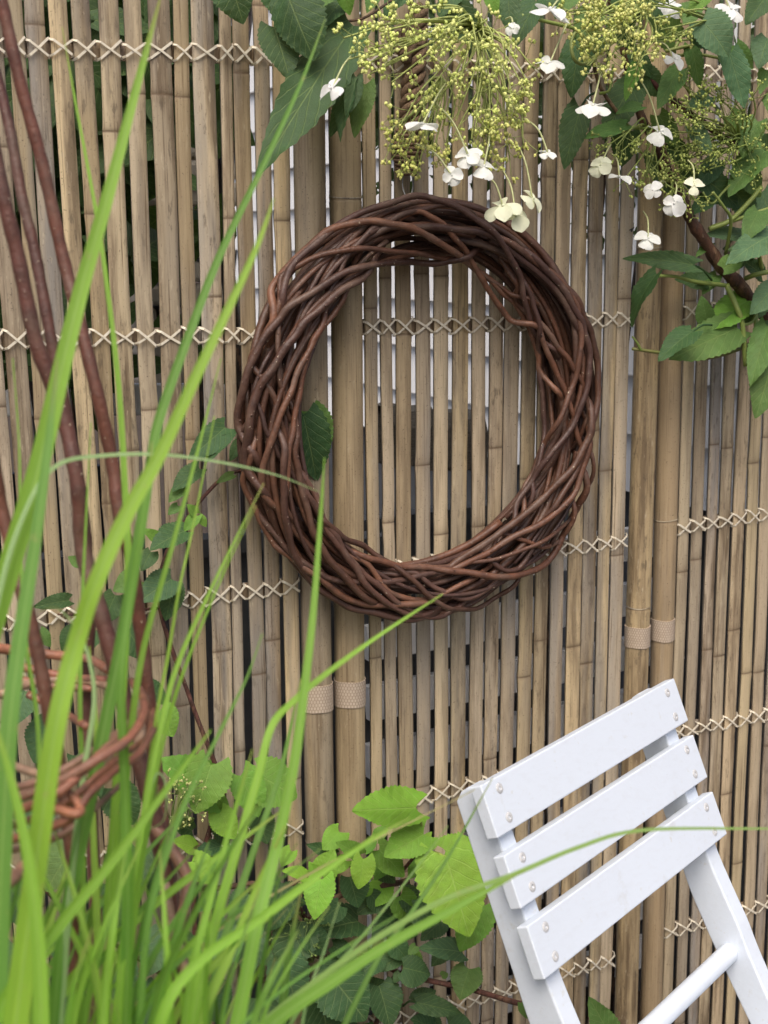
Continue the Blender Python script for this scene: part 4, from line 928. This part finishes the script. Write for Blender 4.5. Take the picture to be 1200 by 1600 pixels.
J_(150,985,130,1020,36,'D',d=.04); J_(125,880,108,870,18,'M',d=.03); J_(200,985,230,1030,44,'D',d=.04)
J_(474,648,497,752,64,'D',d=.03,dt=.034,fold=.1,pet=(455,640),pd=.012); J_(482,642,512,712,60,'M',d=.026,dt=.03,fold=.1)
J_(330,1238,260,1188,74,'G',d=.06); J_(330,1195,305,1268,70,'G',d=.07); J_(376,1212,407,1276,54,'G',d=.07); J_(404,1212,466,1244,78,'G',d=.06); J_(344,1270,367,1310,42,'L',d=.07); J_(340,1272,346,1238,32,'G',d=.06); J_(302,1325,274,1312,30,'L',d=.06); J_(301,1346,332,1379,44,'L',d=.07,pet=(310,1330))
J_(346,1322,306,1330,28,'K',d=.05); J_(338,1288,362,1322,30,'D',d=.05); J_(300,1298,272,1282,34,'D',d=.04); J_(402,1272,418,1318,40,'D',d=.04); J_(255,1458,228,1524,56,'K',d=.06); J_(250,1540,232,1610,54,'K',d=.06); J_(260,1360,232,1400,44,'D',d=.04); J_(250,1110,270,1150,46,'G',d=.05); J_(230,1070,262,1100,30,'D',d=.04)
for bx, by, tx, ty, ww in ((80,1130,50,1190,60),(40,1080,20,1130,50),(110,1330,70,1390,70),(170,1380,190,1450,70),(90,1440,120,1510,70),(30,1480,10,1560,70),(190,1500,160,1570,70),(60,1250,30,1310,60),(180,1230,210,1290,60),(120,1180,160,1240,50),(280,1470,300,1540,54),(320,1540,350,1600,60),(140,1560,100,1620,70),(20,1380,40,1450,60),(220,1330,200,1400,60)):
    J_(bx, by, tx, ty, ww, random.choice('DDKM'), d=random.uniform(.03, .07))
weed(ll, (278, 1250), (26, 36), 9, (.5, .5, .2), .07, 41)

mb = MB(); fp = P(988, 358, .006); ax = (RT*.7 + UP*.7).normalized(); sd_ = FWD.cross(ax)
pts = [fp - ax*.0035, fp - ax*.002, fp, fp + ax*.0014, fp + ax*.002, fp + ax*.0032, fp + ax*.0038]
mb.tube(pts, [.0004, .0011, .0013, .0006, .0009, .0009, .0003], 8)
for s in (-1, 1):
    mb.grid([[fp + sd_*(s*.0003), fp + sd_*(s*.0012) - FWD*.0006], [fp - ax*.003 + sd_*(s*.0006) - FWD*.0009, fp - ax*.0028 + sd_*(s*.0022) - FWD*.0009], [fp - ax*.0046 + sd_*(s*.001) - FWD*.0008, fp - ax*.0044 + sd_*(s*.0018) - FWD*.0008]])
    for k in (-1, 0, 1): mb.tube([fp + ax*(k*.0008), fp + ax*(k*.0016) + sd_*(s*.0018) - FWD*.0005, fp + ax*(k*.0022) + sd_*(s*.0028) + FWD*.0012], .00012, 3)
o = mb.build('fly', M_FLY, origin=fp); tag(o, 'tiny black fly resting on a bamboo slat left of the right poles', 'fly')

# ================================================================== WILLOW OBELISK (front left)
ob = empty('willow_obelisk', (.2, -.62, 0), 'woven reddish willow plant support standing in the grass at the left', 'plant support')
OC = [(.16, .058, .036), (.135, .05, .034), (.17, .065, .04), (.125, .048, .034)]
def trod(pts, rpx, name='upright_rod', c=None, extra=None):
    pp = catmull([Q(*p) for p in pts], 6); rad = []
    if extra: pp = pp + catmull([pp[-1], (pp[-1]+Vector(extra))/2 + Vector((0, 0, .02)), Vector(extra)], 5)[1:]
    rr = rpx if hasattr(rpx, '__len__') else (rpx, rpx)
    for i, p in enumerate(pp): rad.append(lerp(rr[0], rr[1], min(1, i/(len(pp)-1)))/FPX*.95*(1 + .06*math.sin(i*2.1)))
    mb = MB(); mb.tube(pp, rad, 9); k = c or random.choice(OC); return mb.build(name, M_WILLOW, ob, color=k, origin=pp[0])
trod([(-60,-60,.92),(-2,270,.93),(28,400,.94),(58,540,.95),(98,645,.96),(122,760,.96),(130,860,.97),(155,950,.97),(180,1040,.97),(207,1150,.97),(245,1290,.97),(270,1440,.97),(290,1600,.97)], (11, 16), extra=(.33, -.62, 0))
trod([(-20,60,1.0),(14,195,1.0),(35,310,1.0),(55,395,1.0),(82,540,1.0),(112,690,1.01),(132,820,1.02),(140,960,1.03),(135,1100,1.04),(142,1250,1.04),(150,1430,1.04),(152,1600,1.04)], (9, 12), extra=(.24, -.5, 0))
trod([(-30,-120,.96),(2,0,.97),(32,130,.98),(66,255,.99),(97,395,1.0),(121,490,1.0),(151,610,1.0),(175,720,1.01),(186,800,1.01),(206,880,1.02),(217,960,1.03),(231,1080,1.04),(250,1260,1.04),(275,1430,1.04),(300,1600,1.04)], (10, 13), extra=(.38, -.5, 0))
trod([(-50,480,.86),(-14,690,.87),(4,800,.88),(31,910,.88),(55,1000,.88),(76,1110,.88),(95,1205,.89),(110,1300,.89),(118,1450,.9),(120,1600,.9)], (9, 12), extra=(.18, -.68, 0))
def band(cx, cyy, rx, ry, t0, dt, strands, seed, cols, rpx):
    rnd = random.Random(seed)
    for s in range(strands):
        a0 = rnd.uniform(0, 6.28); span = rnd.uniform(4.2, 6.4); pts = []; oy = (s-(strands-1)/2)*rnd.uniform(9, 14); ph = rnd.uniform(0, 6)
        for i in range(22):
            a = a0 + span*i/21; wv = math.sin(a*3+s*PI)
            pts.append(Q(cx + (rx+5*wv)*math.cos(a), cyy + oy + ry*math.sin(a) + 5*math.sin(a*2+ph), t0 - dt*math.sin(a) + .006*wv))
        mb = MB(); pp = catmull(pts, 3); r = rpx*rnd.uniform(.8, 1.15)/FPX*t0
        mb.tube(pp, [r*(1-.3*i/len(pp)) for i in range(len(pp))], 8); mb.build('woven_rod', M_WILLOW, ob, color=rnd.choice(cols), origin=pp[0])
BC = [(.42, .17, .095), (.34, .13, .08), (.46, .23, .14), (.36, .19, .13), (.5, .31, .2)]
band(92, 1135, 128, 76, .95, .075, 1, 5, BC, 8)
for r_, pts in ((7.5, [(-30,1262,0.800),(0,1252,0.790),(60,1236,0.780),(110,1212,0.775),(160,1182,0.780),(200,1155,0.800),(224,1118,0.830),(222,1088,0.860),(205,1064,.99)]), (7, [(-30,1288,0.800),(40,1262,0.780),(90,1240,0.770),(130,1205,0.780),(165,1170,0.800),(192,1148,0.820)]),
                (6.5, [(-10,1322,0.800),(30,1308,0.790),(70,1296,0.780),(112,1276,0.775),(142,1238,0.780),(178,1205,0.800),(216,1178,0.820),(240,1140,0.850)]), (7, [(60,1235,0.785),(90,1262,0.775),(118,1272,0.770),(126,1262,0.775),(110,1240,0.780)]),
                (9, [(-10,1012,1.02),(35,1018,1.03),(90,1024,1.03),(140,1030,1.02),(170,1048,1.0)]), (8, [(20,1038,1.03),(60,1048,1.03),(110,1058,1.03),(168,1062,1.01)]), (8, [(25,1062,1.03),(90,1072,1.03),(145,1076,1.02)]), (7, [(45,1085,1.0),(90,1108,.98),(135,1135,0.860)]),
                (6, [(-40,1248,.84),(20,1232,.83),(70,1218,.82),(120,1190,.82),(165,1160,.83),(205,1128,.86),(228,1100,.89),(218,1075,.93)]), (6, [(-20,1300,.82),(50,1280,.8),(100,1258,.79),(150,1215,.8),(190,1180,.82),(232,1150,.86),(238,1110,.9)]), (5, [(10,1330,.83),(60,1318,.82),(105,1300,.81),(150,1262,.82),(200,1215,.84)]),
                (10, [(-60,1420,0.760),(-20,1400,0.760),(14,1378,0.770),(60,1330,0.800)])):
    trod(pts, (r_, r_*.8), 'woven_rod', random.choice(BC))
trod([(225,1270,.97),(262,1320,.965),(292,1370,.96),(288,1420,.955),(272,1470,.955),(285,1510,.95),(305,1560,.95),(300,1640,.95)], (10, 11), 'woven_rod', (.3, .15, .1))
trod([(256,1380,.955),(268,1440,.95),(290,1520,.945),(308,1580,.945),(296,1660,.945)], (9, 8), 'woven_rod', (.4, .25, .17))

# ================================================================== TALL GRASS (front left)
gr = empty('ornamental_grass', (.2, -.72, 0), 'clump of tall bright green grass with long arching blades, blurred close in front at the left', 'grass')
rg = random.Random(77)
GC = [(.32, .56, .07), (.26, .48, .07), (.4, .62, .09), (.17, .36, .065), (.29, .53, .06)]
def blade(pts, wpx, tilt=0, c=None, root=None):
    # pts from tip to root: (px, py, depth)
    c3 = [Q(*p) for p in pts]
    if root is not None:
        e_ = c3[-1]; dr = (c3[-1]-c3[-2]).normalized()*(Vector(root)-e_).length
        for f in (.06, .16, .36, .65, 1): c3.append((e_ + dr*f).lerp(e_.lerp(Vector(root), f), min(1, f*1.4)))
    pp = catmull(c3, 7); n = len(pp); T, _ = frames(pp); dist = [0]
    for i in range(1, n): dist.append(dist[-1] + (pp[i]-pp[i-1]).length)
    tot = dist[-1]; mb = MB(); rows = []
    tw = rg.uniform(-25, 25)
    ref = 0.55
    for i, (p, t) in enumerate(zip(pp, T)):
        v = dist[i]/tot; s = dist[i]
        prof = min(1, (s/ref)**.55) if s < ref else 1
        hw = max(.0004, wpx/2/FPX*.78*prof)
        tc = (CAM-p).normalized(); x = tc.cross(t).normalized(); nrm = t.cross(x)
        x2 = Matrix.Rotation(R_(tilt + tw*v), 3, t) @ x; n2 = t.cross(x2)
        for u in (-1, -.5, 0, .5, 1):
            mb.uv[len(mb.v)+len(rows)*0] = (.5+.5*u, v*3)
            mb.v.append(p + x2*(u*hw) + n2*(hw*.28*u*u))
    for i in range(n-1):
        for j in range(4): mb.f.append((i*5+j, i*5+j+1, i*5+6+j, i*5+5+j))
    k = c or rg.choice(GC); j = rg.uniform(.88, 1.12)
    mb.build('blade', M_GRASS, gr, color=tuple(q*j for q in k), origin=pp[-1])
def root(): return (.2 + rg.gauss(0, .07), -.78 + rg.gauss(0, .05), 0)
B_ = lambda pts, w_, t=0, c=None: blade(pts, w_, t, c, root())
PALE = (.42, .58, .28)
B_([(252,-10,.86),(215,130,.85),(170,300,.83),(130,440,.82),(100,560,.81),(60,730,.8),(10,900,.79),(-40,1080,.78),(-60,1300,.78),(-60,1640,.78)], 44)
B_([(97,42,.95),(118,160,.94),(148,320,.93),(165,430,.92),(185,600,.91),(195,760,.9),(200,900,.89),(190,1100,.88),(170,1400,.87),(150,1650,.86)], 15)
B_([(508,30,.98),(470,130,.95),(415,250,.92),(345,395,.89),(300,510,.87),(250,650,.85),(236,720,.84),(215,850,.83),(190,1000,.82),(150,1200,.81),(100,1450,.8),(80,1650,.8)], 22)
B_([(428,310,.8),(395,400,.78),(310,580,.76),(250,710,.75),(200,800,.74),(150,910,.73),(118,1010,.73),(85,1150,.72),(50,1400,.72),(20,1640,.72)], 38, 0, (.38, .62, .07))
B_([(497,768,.9),(430,742,.88),(340,722,.86),(250,711,.84),(160,713,.82),(90,728,.8),(45,790,.79),(0,930,.78),(-40,1200,.77),(-40,1640,.77)], 20, 50, PALE)
B_([(507,715,.86),(500,820,.86),(489,960,.85),(475,1080,.84),(458,1200,.83),(430,1330,.82),(400,1450,.8),(370,1600,.79),(350,1680,.79)], 30)
B_([(692,928,.92),(600,988,.9),(520,1045,.88),(460,1095,.86),(425,1135,.84),(402,1220,.83),(370,1330,.82),(335,1450,.81),(300,1600,.8),(290,1680,.8)], 26, 20)
B_([(1290,1296,.9),(1180,1295,.9),(1000,1298,.89),(900,1326,.88),(800,1368,.87),(700,1404,.86),(600,1460,.85),(500,1530,.84),(400,1610,.83),(340,1680,.82)], 17, 30, (.28, .42, .12))
B_([(640,1278,.8),(600,1300,.79),(500,1365,.78),(400,1440,.77),(320,1495,.76),(265,1560,.75),(235,1660,.75)], 34)
B_([(820,1360,.84),(700,1425,.82),(600,1480,.81),(525,1530,.8),(425,1600,.79),(360,1680,.78)], 44, 10, (.2, .38, .05))
B_([(700,1290,.95),(640,1370,.94),(560,1470,.92),(480,1560,.91),(420,1660,.9)], 14, 0, (.22, .36, .12))
B_([(770,1215,.98),(700,1340,.97),(640,1430,.96),(590,1500,.94),(520,1640,.93)], 20, 10, (.14, .28, .06))
B_([(531,1408,.85),(505,1490,.85),(480,1560,.84),(460,1680,.84)], 14, 0, (.3, .46, .2))
B_([(412,755,.86),(330,920,.84),(275,1045,.83),(245,1165,.82),(215,1330,.81),(190,1500,.8),(180,1680,.8)], 18)
B_([(400,790,.86),(345,905,.86),(290,1040,.85),(262,1130,.85),(235,1260,.84),(205,1480,.83),(190,1680,.82)], 14)
B_([(345,560,.9),(310,700,.89),(270,850,.87),(225,1010,.86),(205,1140,.85),(190,1300,.84),(160,1640,.83)], 18)
B_([(335,650,.9),(320,730,.9),(300,830,.89),(280,920,.88),(265,1010,.88),(240,1150,.87),(210,1400,.86),(200,1660,.85)], 11)
B_([(410,990,.84),(385,1060,.83),(340,1150,.82),(300,1230,.81),(265,1320,.8),(230,1450,.79),(215,1660,.79)], 20)
B_([(238,690,.82),(222,820,.81),(205,930,.81),(190,1060,.8),(195,1200,.8),(200,1400,.8),(195,1660,.8)], 30, 20, (.17, .36, .05))
B_([(90,560,.78),(75,700,.77),(55,850,.76),(30,1010,.75),(10,1200,.74),(-10,1640,.74)], 46, 10, (.16, .33, .07))
B_([(20,560,.88),(30,700,.88),(32,850,.87),(40,1000,.86),(60,1150,.86),(60,1400,.85),(50,1660,.85)], 12)
B_([(142,660,.9),(135,800,.9),(128,950,.89),(125,1100,.88),(130,1300,.88),(125,1660,.87)], 14)
B_([(60,955,.86),(90,950,.85),(122,985,.84),(140,1030,.83),(148,1100,.82),(130,1220,.81),(110,1400,.8),(90,1660,.8)], 26, 40, PALE)
B_([(222,1300,.84),(256,1280,.84),(258,1225,.84),(245,1210,.84),(230,1260,.83),(205,1400,.82),(195,1660,.82)], 16, 40, PALE)
B_([(140,1010,.9),(150,1130,.89),(145,1260,.88),(150,1400,.87),(160,1660,.86)], 24)
B_([(-20,1100,.7),(10,1190,.7),(40,1320,.7),(60,1480,.7),(65,1660,.7)], 44)
B_([(145,1450,.72),(120,1520,.72),(105,1600,.72),(100,1680,.72)], 36, 0, (.2, .42, .04))
B_([(330,1140,.76),(255,1240,.75),(180,1340,.74),(90,1450,.73),(10,1560,.72),(-40,1660,.72)], 40, 0, (.24, .44, .045))
B_([(470,1060,.95),(440,1200,.94),(400,1320,.92),(360,1440,.9),(330,1560,.88),(310,1680,.87)], 30, 15, (.16, .32, .06))
B_([(445,1290,.82),(395,1400,.82),(355,1500,.81),(310,1600,.8),(290,1690,.8)], 40)
B_([(470,1395,.9),(450,1500,.9),(440,1600,.9),(430,1690,.9)], 50, 10, (.13, .26, .06))
B_([(620,1430,.78),(540,1480,.78),(450,1540,.77),(370,1610,.77),(320,1690,.77)], 14, 0)
B_([(395,1170,.8),(360,1290,.8),(330,1400,.79),(300,1520,.78),(280,1690,.78)], 30)
for i in range(64):                        # the thicket at the lower left
    bx = rg.uniform(-70, 400); hgt = rg.uniform(120, 440)*(1 if bx < 250 else .75); lean = rg.gauss(.12, .22)*hgt; t = rg.uniform(.74, 1.0)
    tip = (bx+lean*1.6, 1640-hgt, t+.02)
    B_([tip, (bx+lean*.8, 1640-hgt*.6, t), (bx+lean*.25, 1640-hgt*.25, t), (bx, 1680, t)], rg.uniform(18, 46), rg.uniform(-60, 60), rg.choice(GC + [(.13, .29, .045), (.17, .34, .05), (.1, .22, .04)]))

for i in range(7):                         # dead straw among the green
    bx = rg.uniform(-20, 320); hgt = rg.uniform(150, 420); lean = rg.gauss(.1, .35)*hgt; t = rg.uniform(.85, 1.0)
    B_([(bx+lean*1.7, 1640-hgt, t), (bx+lean*.8, 1640-hgt*.6, t), (bx+lean*.25, 1640-hgt*.25, t), (bx, 1680, t)], rg.uniform(8, 16), rg.uniform(-60, 60), (.5, .4, .2))
